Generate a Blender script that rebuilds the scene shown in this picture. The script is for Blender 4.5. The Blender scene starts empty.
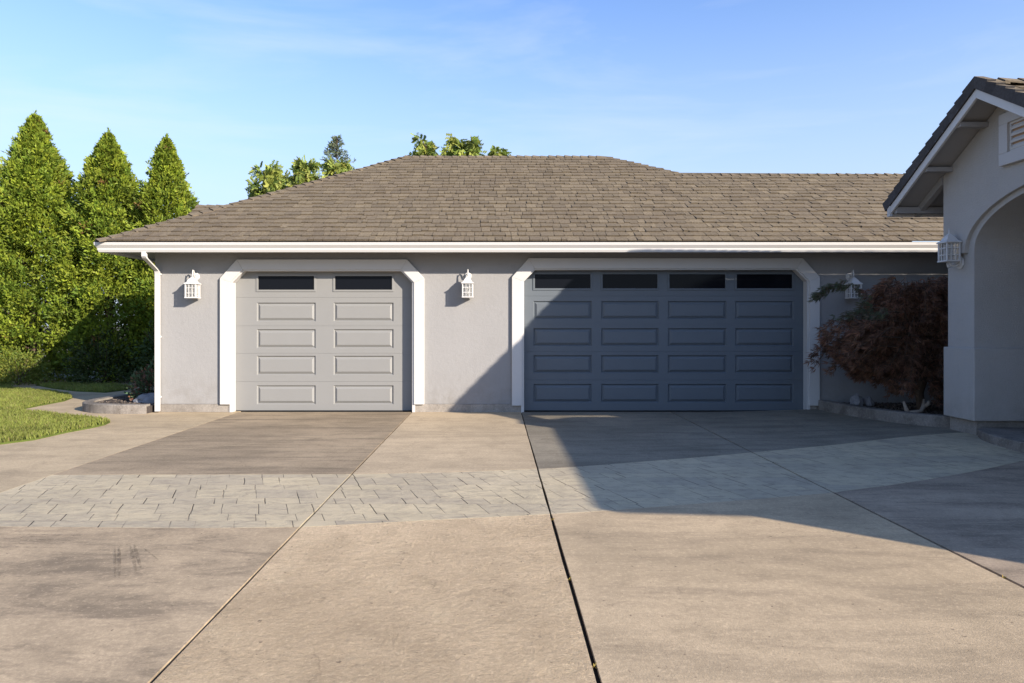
import bpy, bmesh, math, random
from mathutils import Vector, Matrix, noise

random.seed(7)
C = bpy.context.scene.collection
R = math.radians

# ------------------------------------------------------------------ camera, sky, sun, exposure
cam_d = bpy.data.cameras.new('camera')
cam = bpy.data.objects.new('camera', cam_d); C.objects.link(cam)
cam.location = (0, 0, 1.52); cam.rotation_euler = (R(90), 0, 0)
cam_d.sensor_width = 36; cam_d.lens = 24.01
cam_d.shift_x = 16 / 1024; cam_d.shift_y = -16.5 / 1024
cam_d.clip_end = 2000
bpy.context.scene.camera = cam

SUN_DIR = Vector((-1.22, 1.0, -0.604)).normalized()      # the way the light travels
world = bpy.data.worlds.new('World'); bpy.context.scene.world = world
world.use_nodes = True
wn = world.node_tree; wn.nodes.clear()
w_out = wn.nodes.new('ShaderNodeOutputWorld'); w_bg = wn.nodes.new('ShaderNodeBackground')
sky = wn.nodes.new('ShaderNodeTexSky'); sky.sky_type = 'NISHITA'; sky.sun_disc = False
sky.sun_elevation = math.asin(-SUN_DIR.z)
sky.sun_rotation = math.atan2(-SUN_DIR.x, -SUN_DIR.y)
sky.air_density = 1.0; sky.dust_density = 0.6; sky.ozone_density = 1.6; sky.altitude = 50
w_bg.inputs['Strength'].default_value = 0.15
# thin cirrus, laid out by direction on the sky itself
tc = wn.nodes.new('ShaderNodeTexCoord')
mp = wn.nodes.new('ShaderNodeMapping'); mp.inputs['Scale'].default_value = (1.1, 1.6, 5.5); mp.inputs['Rotation'].default_value = (0.25, 0.35, 0.2)
nz = wn.nodes.new('ShaderNodeTexNoise'); nz.inputs['Scale'].default_value = 1.7; nz.inputs['Detail'].default_value = 6; nz.inputs['Roughness'].default_value = 0.55; nz.inputs['Distortion'].default_value = 0.6
rp = wn.nodes.new('ShaderNodeValToRGB'); rp.color_ramp.elements[0].position = 0.50; rp.color_ramp.elements[0].color = (0, 0, 0, 1)
rp.color_ramp.elements[1].position = 0.78; rp.color_ramp.elements[1].color = (0.34, 0.34, 0.34, 1)
mx = wn.nodes.new('ShaderNodeMix'); mx.data_type = 'RGBA'
mx.inputs[7].default_value = (3.3, 3.5, 3.75, 1)
wn.links.new(tc.outputs['Generated'], mp.inputs['Vector']); wn.links.new(mp.outputs[0], nz.inputs['Vector'])
wn.links.new(nz.outputs['Fac'], rp.inputs['Fac']); wn.links.new(rp.outputs['Color'], mx.inputs[0])
# added sky gain, more to the north, lifting the shade; haze near the horizon
sx = wn.nodes.new('ShaderNodeSeparateXYZ'); wn.links.new(tc.outputs['Generated'], sx.inputs[0])
gm_ = wn.nodes.new('ShaderNodeMapRange'); gm_.inputs['From Min'].default_value = -0.3; gm_.inputs['From Max'].default_value = 0.9; gm_.inputs['To Min'].default_value = 1.05; gm_.inputs['To Max'].default_value = 1.12
wn.links.new(sx.outputs[1], gm_.inputs['Value'])
gv_ = wn.nodes.new('ShaderNodeVectorMath'); gv_.operation = 'SCALE'; wn.links.new(sky.outputs[0], gv_.inputs[0]); wn.links.new(gm_.outputs[0], gv_.inputs['Scale'])
tn_ = wn.nodes.new('ShaderNodeVectorMath'); tn_.operation = 'MULTIPLY'; tn_.inputs[1].default_value = (0.65, 0.755, 0.985); wn.links.new(gv_.outputs[0], tn_.inputs[0])
hz = wn.nodes.new('ShaderNodeMapRange'); hz.interpolation_type = 'SMOOTHSTEP'; hz.inputs['From Min'].default_value = -0.02; hz.inputs['From Max'].default_value = 0.50; hz.inputs['To Min'].default_value = 0.97; hz.inputs['To Max'].default_value = 0.0
wn.links.new(sx.outputs[2], hz.inputs['Value'])
hm = wn.nodes.new('ShaderNodeMix'); hm.data_type = 'RGBA'; hm.inputs[7].default_value = (2.30, 2.72, 3.30, 1)
wn.links.new(hz.outputs[0], hm.inputs[0]); wn.links.new(tn_.outputs[0], hm.inputs[6]); wn.links.new(hm.outputs[2], mx.inputs[6]); wn.links.new(mx.outputs[2], w_bg.inputs['Color'])
wn.links.new(w_bg.outputs[0], w_out.inputs['Surface'])

sun_d = bpy.data.lights.new('sun', 'SUN'); sun_d.energy = 5.0; sun_d.angle = R(0.5); sun_d.color = (1.0, 0.885, 0.755)
sun = bpy.data.objects.new('sun', sun_d); C.objects.link(sun); sun.location = (20, -20, 15)
sun.rotation_euler = SUN_DIR.to_track_quat('-Z', 'Y').to_euler()

vs = bpy.context.scene.view_settings
vs.view_transform = 'Standard'; vs.look = 'None'; vs.exposure = 0.95; vs.gamma = 1.0; vs.use_curve_mapping = False

# ------------------------------------------------------------------ materials
def new_mat(name, rough=0.7, spec=0.3):
    m = bpy.data.materials.new(name); m.use_nodes = True
    b = m.node_tree.nodes['Principled BSDF']
    b.inputs['Roughness'].default_value = rough; b.inputs['Specular IOR Level'].default_value = spec
    return m, m.node_tree, b

def nd(nt, typ, **kw):
    n = nt.nodes.new(typ)
    for k, v in kw.items():
        if k in n.inputs: n.inputs[k].default_value = v
        else: setattr(n, k, v)
    return n

def coords(nt, scale=(1, 1, 1), loc=(0, 0, 0), rot=(0, 0, 0)):
    t = nd(nt, 'ShaderNodeTexCoord'); m = nd(nt, 'ShaderNodeMapping')
    m.inputs['Scale'].default_value = scale; m.inputs['Location'].default_value = loc; m.inputs['Rotation'].default_value = rot
    nt.links.new(t.outputs['Object'], m.inputs['Vector']); return m.outputs[0]

def tnoise(nt, vec, scale, detail=4, rough=0.55, dist=0.0):
    n = nd(nt, 'ShaderNodeTexNoise'); n.inputs['Scale'].default_value = scale; n.inputs['Detail'].default_value = detail
    n.inputs['Roughness'].default_value = rough; n.inputs['Distortion'].default_value = dist
    nt.links.new(vec, n.inputs['Vector']); return n.outputs['Fac']

def ramp(nt, fac, p0, p1, c0=(0, 0, 0), c1=(1, 1, 1)):
    r = nd(nt, 'ShaderNodeValToRGB')
    r.color_ramp.elements[0].position = p0; r.color_ramp.elements[0].color = (*c0, 1)
    r.color_ramp.elements[1].position = p1; r.color_ramp.elements[1].color = (*c1, 1)
    nt.links.new(fac, r.inputs['Fac']); return r.outputs['Color']

def mix(nt, fac, a, b, mode='MIX'):
    m = nd(nt, 'ShaderNodeMix'); m.data_type = 'RGBA'; m.blend_type = mode
    for s, v in ((0, fac), (6, a), (7, b)):
        if hasattr(v, 'is_linked') or hasattr(v, 'links'): nt.links.new(v, m.inputs[s])
        elif s == 0: m.inputs[0].default_value = v
        else: m.inputs[s].default_value = (*v, 1)
    return m.outputs[2]

def math_n(nt, op, a, b=None):
    m = nd(nt, 'ShaderNodeMath'); m.operation = op
    for i, v in enumerate((a, b)):
        if v is None: continue
        if hasattr(v, 'links'): nt.links.new(v, m.inputs[i])
        else: m.inputs[i].default_value = v
    return m.outputs[0]

def bump(nt, bsdf, h, strength=0.3, dist=0.01, prev=None):
    b = nd(nt, 'ShaderNodeBump'); b.inputs['Strength'].default_value = strength; b.inputs['Distance'].default_value = dist
    nt.links.new(h, b.inputs['Height'])
    if prev: nt.links.new(prev, b.inputs['Normal'])
    nt.links.new(b.outputs[0], bsdf.inputs['Normal']); return b.outputs[0]

def stucco(name, col, blotch=0.10, rough_k=1.0):
    m, nt, b = new_mat(name, 0.9, 0.15)
    v = coords(nt)
    big = tnoise(nt, v, 1.3, 5, 0.6, 0.5); mid = tnoise(nt, v, 5, 4, 0.6)
    d = tuple(c * (1 - blotch) for c in col); l = tuple(min(1, c * (1 + blotch)) for c in col)
    c1 = mix(nt, big, d, l); c2 = mix(nt, ramp(nt, mid, 0.62, 0.74), c1, tuple(c * 0.93 for c in col))
    vs_ = coords(nt, (3.2, 3.2, 0.35)); run = tnoise(nt, vs_, 2.2, 5, 0.7)
    c2 = mix(nt, math_n(nt, 'MULTIPLY', ramp(nt, tnoise(nt, v, 22, 8, 0.75), 0.5, 0.7), 0.3), c2, tuple(c * 0.84 for c in col))
    c2 = mix(nt, math_n(nt, 'MULTIPLY', ramp(nt, run, 0.55, 0.8), 0.45), c2, tuple(c * 0.86 for c in col))
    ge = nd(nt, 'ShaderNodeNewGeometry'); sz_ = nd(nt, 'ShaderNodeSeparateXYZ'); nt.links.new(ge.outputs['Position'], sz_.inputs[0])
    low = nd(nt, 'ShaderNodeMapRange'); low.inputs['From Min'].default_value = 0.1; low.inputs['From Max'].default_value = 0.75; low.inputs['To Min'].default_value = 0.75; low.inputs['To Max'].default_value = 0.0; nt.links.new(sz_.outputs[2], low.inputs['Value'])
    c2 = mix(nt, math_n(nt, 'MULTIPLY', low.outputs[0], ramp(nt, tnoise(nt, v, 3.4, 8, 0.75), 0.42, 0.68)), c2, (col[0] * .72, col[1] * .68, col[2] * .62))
    nt.links.new(c2, b.inputs['Base Color'])
    h = tnoise(nt, v, 70, 5, 0.75); n1 = bump(nt, b, h, 0.6 * rough_k, 0.007 * rough_k)
    bump(nt, b, tnoise(nt, v, 14, 3, 0.6), 0.35, 0.012, n1)
    return m

def painted(name, col, rough=0.5, grime=0.08, spec=0.35, grain=False):
    m, nt, b = new_mat(name, rough, spec)
    v = coords(nt, (1, 1, 1)); n = tnoise(nt, v, 3.5, 6, 0.65, 0.4)
    c = mix(nt, n, tuple(x * (1 - grime) for x in col), tuple(min(1, x * (1 + grime * 0.6)) for x in col))
    sp = tnoise(nt, v, 42, 3, 0.6); c = mix(nt, math_n(nt, 'MULTIPLY', ramp(nt, sp, 0.66, 0.76), 0.35), c, tuple(x * 0.72 for x in col))
    nt.links.new(c, b.inputs['Base Color'])
    if grain:
        vg = coords(nt, (3, 3, 60)); g = tnoise(nt, vg, 1.6, 6, 0.65, 1.2); bump(nt, b, g, 0.35, 0.002)
    else:
        bump(nt, b, tnoise(nt, v, 30, 3, 0.5), 0.12, 0.003)
    return m

def concrete(name, light, dark, stain=0.5, streak=(0.35, 2.4), seed=0.0, rough_bump=False, dirt=(0.09, 0.075, 0.06)):
    m, nt, b = new_mat(name, 0.95, 0.06)
    v = coords(nt, loc=(seed, seed * 0.7, 0)); vst = coords(nt, (streak[0], streak[1], 1), loc=(seed * 1.3, seed, 0), rot=(0, 0, 0.12))
    big = tnoise(nt, v, 0.55, 6, 0.62, 0.8)
    st = tnoise(nt, vst, 1.7, 12, 0.76, 0.35); st2 = tnoise(nt, v, 2.6, 10, 0.74, 0.3)
    fine = tnoise(nt, v, 95, 3, 0.75); mid = tnoise(nt, v, 7, 6, 0.7)
    c = mix(nt, ramp(nt, big, 0.36, 0.64), tuple(min(.8, x * 1.06) for x in light), tuple(x * .95 for x in dark))
    c = mix(nt, math_n(nt, 'MULTIPLY', ramp(nt, st2, 0.50, 0.66), 0.5), c, tuple(x * 0.66 for x in dark))
    c = mix(nt, math_n(nt, 'MULTIPLY', ramp(nt, st2, 0.30, 0.44, (1, 1, 1), (0, 0, 0)), 0.35), c, tuple(min(.85, x * 1.22) for x in light))
    c = mix(nt, math_n(nt, 'MULTIPLY', ramp(nt, st, 0.47, 0.61), stain), c, dirt)
    c = mix(nt, math_n(nt, 'MULTIPLY', ramp(nt, mid, 0.42, 0.75), 0.22), c, tuple(x * 0.72 for x in dark))
    c = mix(nt, math_n(nt, 'MULTIPLY', ramp(nt, fine, 0.42, 0.66), 0.34), c, tuple(x * 0.55 for x in dark))
    mot = tnoise(nt, v, 34, 6, 0.8); c = mix(nt, math_n(nt, 'MULTIPLY', ramp(nt, mot, 0.46, 0.64), 0.32), c, tuple(x * 0.62 for x in dark)); c = mix(nt, math_n(nt, 'MULTIPLY', ramp(nt, mot, 0.36, 0.46, (1, 1, 1), (0, 0, 0)), 0.35), c, tuple(min(.9, x * 1.3) for x in light))
    sp = tnoise(nt, v, 26, 2, 0.5); c = mix(nt, math_n(nt, 'MULTIPLY', ramp(nt, sp, 0.70, 0.74), 0.6), c, (0.10, 0.075, 0.055))
    # hairline marks
    vor = nd(nt, 'ShaderNodeTexVoronoi'); vor.feature = 'DISTANCE_TO_EDGE'; vor.inputs['Scale'].default_value = 0.33
    dv = nd(nt, 'ShaderNodeVectorMath'); dv.operation = 'ADD'
    nn = nd(nt, 'ShaderNodeTexNoise'); nn.inputs['Scale'].default_value = 2.0; nn.inputs['Detail'].default_value = 8; nt.links.new(v, nn.inputs['Vector'])
    nt.links.new(v, dv.inputs[0]); nt.links.new(nn.outputs['Color'], dv.inputs[1]); nt.links.new(dv.outputs[0], vor.inputs['Vector'])
    crack = ramp(nt, vor.outputs['Distance'], 0.0, 0.004, (1, 1, 1), (0, 0, 0))
    crack = math_n(nt, 'MULTIPLY', crack, ramp(nt, mid, 0.48, 0.6))
    c = mix(nt, math_n(nt, 'MULTIPLY', crack, 0.3), c, (0.07, 0.055, 0.045))
    nt.links.new(c, b.inputs['Base Color'])
    n1 = bump(nt, b, fine, 0.5, 0.005)
    if rough_bump:
        h1 = tnoise(nt, v, 13, 12, 0.80, 0.15); n1 = bump(nt, b, h1, 1.0, 0.04, n1); pit = ramp(nt, h1, 0.36, 0.50, (1, 1, 1), (0, 0, 0)); nt.links.new(mix(nt, math_n(nt, 'MULTIPLY', pit, 0.26), c, tuple(x * .55 for x in dark)), b.inputs['Base Color'])  # pits also darkened: relief shade put into the colour
        vr = coords(nt, (1.0, 2.6, 1), loc=(3, 8, 0), rot=(0, 0, 0.35)); h2 = tnoise(nt, vr, 2.2, 7, 0.6, 1.6)
        h2 = ramp(nt, h2, 0.47, 0.53); bump(nt, b, h2, 0.2, 0.012, n1)
    else:
        bump(nt, b, mid, 0.25, 0.006, n1)
    return m

def stamped(name):
    m, nt, b = new_mat(name, 0.92, 0.08)
    v = coords(nt)
    wob = nd(nt, 'ShaderNodeTexNoise'); wob.inputs['Scale'].default_value = 7; nt.links.new(v, wob.inputs['Vector'])
    sc = nd(nt, 'ShaderNodeVectorMath'); sc.operation = 'SCALE'; sc.inputs['Scale'].default_value = 0.014; nt.links.new(wob.outputs['Color'], sc.inputs[0])
    ad = nd(nt, 'ShaderNodeVectorMath'); ad.operation = 'ADD'; nt.links.new(v, ad.inputs[0]); nt.links.new(sc.outputs[0], ad.inputs[1])
    sp = nd(nt, 'ShaderNodeSeparateXYZ'); nt.links.new(ad.outputs[0], sp.inputs[0])
    X, Y = sp.outputs[0], sp.outputs[1]
    H = 0.50
    yy = math_n(nt, 'DIVIDE', math_n(nt, 'ADD', Y, 40), H); fy = math_n(nt, 'FRACT', yy); row = math_n(nt, 'FLOOR', yy)
    low = math_n(nt, 'LESS_THAN', fy, 0.62)                     # tall stone row and short stone row in each course
    rid = math_n(nt, 'ADD', math_n(nt, 'MULTIPLY', row, 2), low)
    wn1 = nd(nt, 'ShaderNodeTexWhiteNoise'); wn1.noise_dimensions = '1D'; nt.links.new(rid, wn1.inputs['W'])
    xx = math_n(nt, 'ADD', math_n(nt, 'DIVIDE', math_n(nt, 'ADD', math_n(nt, 'ADD', X, math_n(nt, 'MULTIPLY', Y, 0.36)), 60), 0.54), math_n(nt, 'MULTIPLY', wn1.outputs['Value'], 5))
    cell = math_n(nt, 'FLOOR', xx); fx = math_n(nt, 'FRACT', xx)
    wn2 = nd(nt, 'ShaderNodeTexWhiteNoise'); wn2.noise_dimensions = '2D'
    cb = nd(nt, 'ShaderNodeCombineXYZ'); nt.links.new(cell, cb.inputs[0]); nt.links.new(rid, cb.inputs[1]); nt.links.new(cb.outputs[0], wn2.inputs['Vector'])
    split = math_n(nt, 'ADD', math_n(nt, 'MULTIPLY', wn2.outputs['Value'], 0.4), 0.3)
    d1 = fx; d2 = math_n(nt, 'ABSOLUTE', math_n(nt, 'SUBTRACT', fx, split))
    dx = math_n(nt, 'MINIMUM', d1, d2)
    jx = ramp(nt, dx, 0.003, 0.012, (1, 1, 1), (0, 0, 0))
    dy = math_n(nt, 'MINIMUM', fy, math_n(nt, 'ABSOLUTE', math_n(nt, 'SUBTRACT', fy, 0.62)))
    jy = ramp(nt, dy, 0.004, 0.018, (1, 1, 1), (0, 0, 0))
    fade = ramp(nt, tnoise(nt, coords(nt, loc=(5, 2, 0)), 1.6, 3, 0.6), 0.36, 0.56)
    jx = math_n(nt, 'MULTIPLY', jx, math_n(nt, 'ADD', math_n(nt, 'MULTIPLY', fade, 0.85), 0.15))
    jy2 = math_n(nt, 'MULTIPLY', jy, math_n(nt, 'ADD', math_n(nt, 'MULTIPLY', fade, 0.20), 0.05))  # dark joints; lengthwise ones darker for the sun's shade, put into the colour
    big = tnoise(nt, v, 0.8, 6, 0.62, 0.7); mid = tnoise(nt, coords(nt, (1, 1.9, 1)), 5.5, 10, 0.74, 0.5); fine = tnoise(nt, v, 90, 3, 0.7)
    c = mix(nt, ramp(nt, big, 0.3, 0.7), (0.60, 0.505, 0.335), (0.46, 0.39, 0.262))
    stone = math_n(nt, 'MULTIPLY', wn2.outputs['Value'], 0.38); c = mix(nt, stone, c, (0.29, 0.255, 0.215))
    c = mix(nt, math_n(nt, 'MULTIPLY', ramp(nt, mid, 0.48, 0.66), 0.55), c, (0.22, 0.19, 0.15))
    c = mix(nt, math_n(nt, 'MULTIPLY', ramp(nt, fine, 0.3, 0.7), 0.2), c, (0.17, 0.15, 0.13))
    c = mix(nt, math_n(nt, 'MAXIMUM', jx, jy2), c, (0.035, 0.03, 0.026))
    nt.links.new(c, b.inputs['Base Color'])
    n1 = bump(nt, b, mid, 0.8, 0.02)
    inv = math_n(nt, 'SUBTRACT', 1, math_n(nt, 'MAXIMUM', jx, math_n(nt, 'MULTIPLY', jy, 0.5))); bump(nt, b, inv, 0.5, 0.008, n1)
    return m

def attr_mat(name, rough=0.8, spec=0.2, transl=0.0, noise_scale=None, bump_s=0.0):
    """colour of each piece (shingle, leaf) comes from its own face attribute"""
    m, nt, b = new_mat(name, rough, spec)
    a = nd(nt, 'ShaderNodeAttribute'); a.attribute_name = 'tone'
    c = a.outputs['Color']
    if noise_scale:
        v = coords(nt); n = tnoise(nt, v, noise_scale, 4, 0.7)
        c = mix(nt, math_n(nt, 'MULTIPLY', ramp(nt, n, 0.35, 0.7), 0.55), c, (0.035, 0.028, 0.024))
        big = tnoise(nt, v, 0.7, 5, 0.6); c = mix(nt, math_n(nt, 'MULTIPLY', ramp(nt, big, 0.45, 0.75), 0.3), c, (0.10, 0.078, 0.062))
        if bump_s: bump(nt, b, tnoise(nt, v, 160, 2, 0.6), bump_s, 0.004)
    nt.links.new(c, b.inputs['Base Color'])
    if transl:
        t = nd(nt, 'ShaderNodeBsdfTranslucent'); nt.links.new(c, t.inputs['Color'])
        ms = nd(nt, 'ShaderNodeMixShader'); ms.inputs[0].default_value = transl
        out = nt.nodes['Material Output']; nt.links.new(b.outputs[0], ms.inputs[1]); nt.links.new(t.outputs[0], ms.inputs[2]); nt.links.new(ms.outputs[0], out.inputs['Surface'])
    return m

def plain(name, col, rough=0.7, spec=0.3, metal=0.0, var=0.15, scale=8, bs=0.3):
    m, nt, b = new_mat(name, rough, spec); b.inputs['Metallic'].default_value = metal
    v = coords(nt); n = tnoise(nt, v, scale, 6, 0.65, 0.3)
    nt.links.new(mix(nt, n, tuple(x * (1 - var) for x in col), tuple(min(1, x * (1 + var)) for x in col)), b.inputs['Base Color'])
    bump(nt, b, tnoise(nt, v, scale * 4, 5, 0.65), bs, 0.006)
    return m

M = {}
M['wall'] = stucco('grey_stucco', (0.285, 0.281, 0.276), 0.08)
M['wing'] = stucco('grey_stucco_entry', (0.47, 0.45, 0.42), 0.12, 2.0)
M['trim'] = painted('white_trim_paint', (0.53, 0.52, 0.50), 0.5, 0.05)
M['soffit'] = painted('grey_soffit_paint', (0.30, 0.29, 0.28), 0.7, 0.06)
M['soffit_light'] = painted('pale_grey_trim', (0.46, 0.45, 0.44), 0.6, 0.05)
M['door'] = painted('grey_door_paint', (0.228, 0.228, 0.22), 0.55, 0.05, 0.3, True)
M['door_shaded'] = painted('shaded_door_paint', (0.112, 0.130, 0.147), 0.5, 0.06, 0.35, True)  # double door's grey paint darkened and blued: its shade put into the colour
M['lamp_white'] = painted('white_lamp_metal', (0.58, 0.57, 0.55), 0.45, 0.05)
M['shingle'] = attr_mat('asphalt_shingle', 0.95, 0.1, 0, 34, 0.4)
M['deck'] = plain('roof_underlay', (0.06, 0.05, 0.045), 0.95, 0.05)
M['cap_shaded'] = attr_mat('shaded_rake_shingle', 0.9, 0.1, 0, 30, 0.3)
M['plinth'] = concrete('footing_concrete', (0.36, 0.33, 0.29), (0.26, 0.235, 0.205), 0.4, (1.0, 1.0), 3.0)
M['curb'] = concrete('curb_concrete', (0.31, 0.28, 0.245), (0.20, 0.18, 0.155), 0.65, (1.4, 1.4), 9.0)
M['slab_left'] = concrete('concrete_left', (0.515, 0.410, 0.271), (0.427, 0.342, 0.226), 0.30, (0.4, 1.6), 1.0)
M['slab_dark'] = concrete('concrete_tyre_worn', (0.381, 0.302, 0.204), (0.294, 0.234, 0.161), 0.55, (0.30, 2.6), 2.0)
M['slab_mid'] = concrete('concrete_mid', (0.515, 0.410, 0.276), (0.422, 0.339, 0.230), 0.22, (0.3, 2.2), 4.0)
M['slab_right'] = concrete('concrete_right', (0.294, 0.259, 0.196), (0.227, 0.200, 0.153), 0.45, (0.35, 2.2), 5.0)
M['slab_fl'] = concrete('concrete_front_left', (0.515, 0.400, 0.262), (0.381, 0.300, 0.202), 0.62, (0.55, 1.5), 6.0)
M['slab_fm'] = concrete('concrete_front_textured', (0.742, 0.579, 0.382), (0.628, 0.484, 0.317), 0.12, (0.6, 1.2), 7.0, True)
M['slab_fr'] = concrete('concrete_front_right', (0.536, 0.415, 0.269), (0.443, 0.346, 0.225), 0.34, (0.45, 1.8), 8.0)
M['slab_fe'] = concrete('concrete_far_right', (0.422, 0.333, 0.237), (0.330, 0.261, 0.190), 0.5, (0.4, 2.0), 11.0)  # darker copy for the slab mostly in shade; shade put into the colour
M['stamp'] = stamped('stamped_concrete')
M['joint'] = plain('joint_filler', (0.022, 0.019, 0.017), 0.95, 0.05, 0, 0.4, 20)
M['soil'] = plain('dark_gravel_soil', (0.07, 0.06, 0.055), 0.95, 0.05, 0, 0.7, 45, 0.9)
M['turf'] = plain('turf_soil', (0.085, 0.11, 0.025), 0.95, 0.05, 0, 0.5, 12)
M['earth'] = plain('far_ground', (0.16, 0.145, 0.11), 0.95, 0.05, 0, 0.3, 0.4)
M['grass'] = attr_mat('grass_blades', 0.6, 0.25, 0.35)
M['leaf'] = attr_mat('tree_leaves', 0.6, 0.25, 0.28)
M['maple_leaf'] = attr_mat('maple_leaves', 0.55, 0.2, 0.4)
M['bark'] = plain('bark', (0.10, 0.072, 0.052), 0.9, 0.1, 0, 0.4, 14, 0.8)
M['rock'] = plain('grey_rock', (0.22, 0.22, 0.23), 0.85, 0.2, 0, 0.5, 9, 0.8)
M['driftwood'] = plain('driftwood', (0.30, 0.25, 0.20), 0.85, 0.15, 0, 0.4, 12, 0.8)
M['vent_back'] = plain('tan_vent_screen', (0.40, 0.27, 0.17), 0.85, 0.1, 0, 0.2, 30)  # tan for the warm light between the slats, put into the colour
M['black'] = plain('black_plastic', (0.02, 0.02, 0.02), 0.6, 0.3, 0, 0.2, 10)
gm, gnt, gb = new_mat('dark_window_glass', 0.08, 0.10); gb.inputs['Base Color'].default_value = (0.006, 0.007, 0.010, 1)
gv = coords(gnt); gbm = bump(gnt, gb, tnoise(gnt, gv, 1.8, 2, 0.5), 0.06, 0.02)
M['pane'] = gm
lm, lnt, lb = new_mat('lantern_glass', 0.15, 0.5)
lb.inputs['Base Color'].default_value = (0.85, 0.85, 0.82, 1); lb.inputs['Transmission Weight'].default_value = 0.85
lv = coords(lnt); bump(lnt, lb, tnoise(lnt, lv, 60, 3, 0.6), 0.35, 0.004)
M['lamp_glass'] = lm
M['bulb'] = plain('frosted_bulb', (0.82, 0.80, 0.74), 0.35, 0.5, 0, 0.03, 10, 0.05)

# ------------------------------------------------------------------ mesh helpers
class MB:
    def __init__(s): s.v = []; s.f = []; s.c = []
    def quad(s, *p, col=None):
        i = len(s.v); s.v += [tuple(q) for q in p]; s.f.append(tuple(range(i, i + len(p)))); s.c.append(col)
    def box(s, x0, x1, y0, y1, z0, z1, col=None):
        i = len(s.v)
        s.v += [(x0, y0, z0), (x1, y0, z0), (x1, y1, z0), (x0, y1, z0), (x0, y0, z1), (x1, y0, z1), (x1, y1, z1), (x0, y1, z1)]
        for q in ((0, 3, 2, 1), (4, 5, 6, 7), (0, 1, 5, 4), (1, 2, 6, 5), (2, 3, 7, 6), (3, 0, 4, 7)):
            s.f.append(tuple(i + k for k in q)); s.c.append(col)
    def obox(s, O, U, V, W, col=None):
        """box from corner O along three edge vectors"""
        O, U, V, W = map(Vector, (O, U, V, W)); i = len(s.v)
        for w in (0, 1):
            for a, b in ((0, 0), (1, 0), (1, 1), (0, 1)): s.v.append(tuple(O + U * a + V * b + W * w))
        for q in ((0, 3, 2, 1), (4, 5, 6, 7), (0, 1, 5, 4), (1, 2, 6, 5), (2, 3, 7, 6), (3, 0, 4, 7)):
            s.f.append(tuple(i + k for k in q)); s.c.append(col)
    def prism(s, poly, axis, a0, a1, col=None):
        """poly of 2-D points in the plane across axis, extruded from a0 to a1"""
        def P(p, a): return {'x': (a, p[0], p[1]), 'y': (p[0], a, p[1]), 'z': (p[0], p[1], a)}[axis]
        n = len(poly); i = len(s.v)
        s.v += [P(p, a0) for p in poly] + [P(p, a1) for p in poly]
        s.f.append(tuple(i + k for k in range(n))[::-1]); s.c.append(col)
        s.f.append(tuple(i + n + k for k in range(n))); s.c.append(col)
        for k in range(n):
            s.f.append((i + k, i + (k + 1) % n, i + n + (k + 1) % n, i + n + k)); s.c.append(col)
    def ring(s, outer, inner, axis, a0, a1, col=None):
        """open band between two polylines with equal counts"""
        for k in range(len(outer) - 1):
            s.prism([outer[k], outer[k + 1], inner[k + 1], inner[k]], axis, a0, a1, col)
    def tube(s, pts, rad, n=6, col=None, cap=True):
        pts = [Vector(p) for p in pts]; rs = rad if isinstance(rad, (list, tuple)) else [rad] * len(pts)
        base = len(s.v); up = Vector((0.13, 0.21, 1)).normalized()
        for k, p in enumerate(pts):
            t = (pts[min(k + 1, len(pts) - 1)] - pts[max(k - 1, 0)]).normalized()
            a = t.cross(up)
            if a.length < 1e-3: a = t.cross(Vector((1, 0, 0)))
            a.normalize(); b = t.cross(a).normalized()
            for j in range(n):
                an = 2 * math.pi * j / n; s.v.append(tuple(p + (a * math.cos(an) + b * math.sin(an)) * rs[k]))
        for k in range(len(pts) - 1):
            for j in range(n):
                s.f.append((base + k * n + j, base + k * n + (j + 1) % n, base + (k + 1) * n + (j + 1) % n, base + (k + 1) * n + j)); s.c.append(col)
        if cap:
            s.f.append(tuple(base + j for j in range(n))); s.c.append(col)
            e = base + (len(pts) - 1) * n; s.f.append(tuple(e + j for j in range(n))[::-1]); s.c.append(col)
    def build(s, name, mat, parent=None, bevel=0.0, smooth=False, offset=None, recalc=True):
        me = bpy.data.meshes.new(name)
        off = offset if offset is not None else (parent_world(parent) if parent is not None else Vector((0, 0, 0)))
        me.from_pydata([(x - off[0], y - off[1], z - off[2]) for x, y, z in s.v], [], s.f)
        me.materials.append(mat)
        if any(c is not None for c in s.c):
            at = me.color_attributes.new('tone', 'FLOAT_COLOR', 'CORNER'); data = []
            for f, c in zip(s.f, s.c):
                c = c or (0.1, 0.1, 0.1); data += [c[0], c[1], c[2], 1.0] * len(f)
            at.data.foreach_set('color', data)
        if recalc:
            bm = bmesh.new(); bm.from_mesh(me); bmesh.ops.recalc_face_normals(bm, faces=bm.faces); bm.to_mesh(me); bm.free()
        if smooth: me.polygons.foreach_set('use_smooth', [True] * len(me.polygons))
        o = bpy.data.objects.new(name, me); C.objects.link(o)
        if parent is not None: o.parent = parent
        if bevel:
            md = o.modifiers.new('edge', 'BEVEL'); md.width = bevel; md.segments = 2; md.limit_method = 'ANGLE'
        return o

def parent_world(p):
    v = Vector((0, 0, 0))
    while p is not None: v += p.location; p = p.parent
    return v

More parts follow.
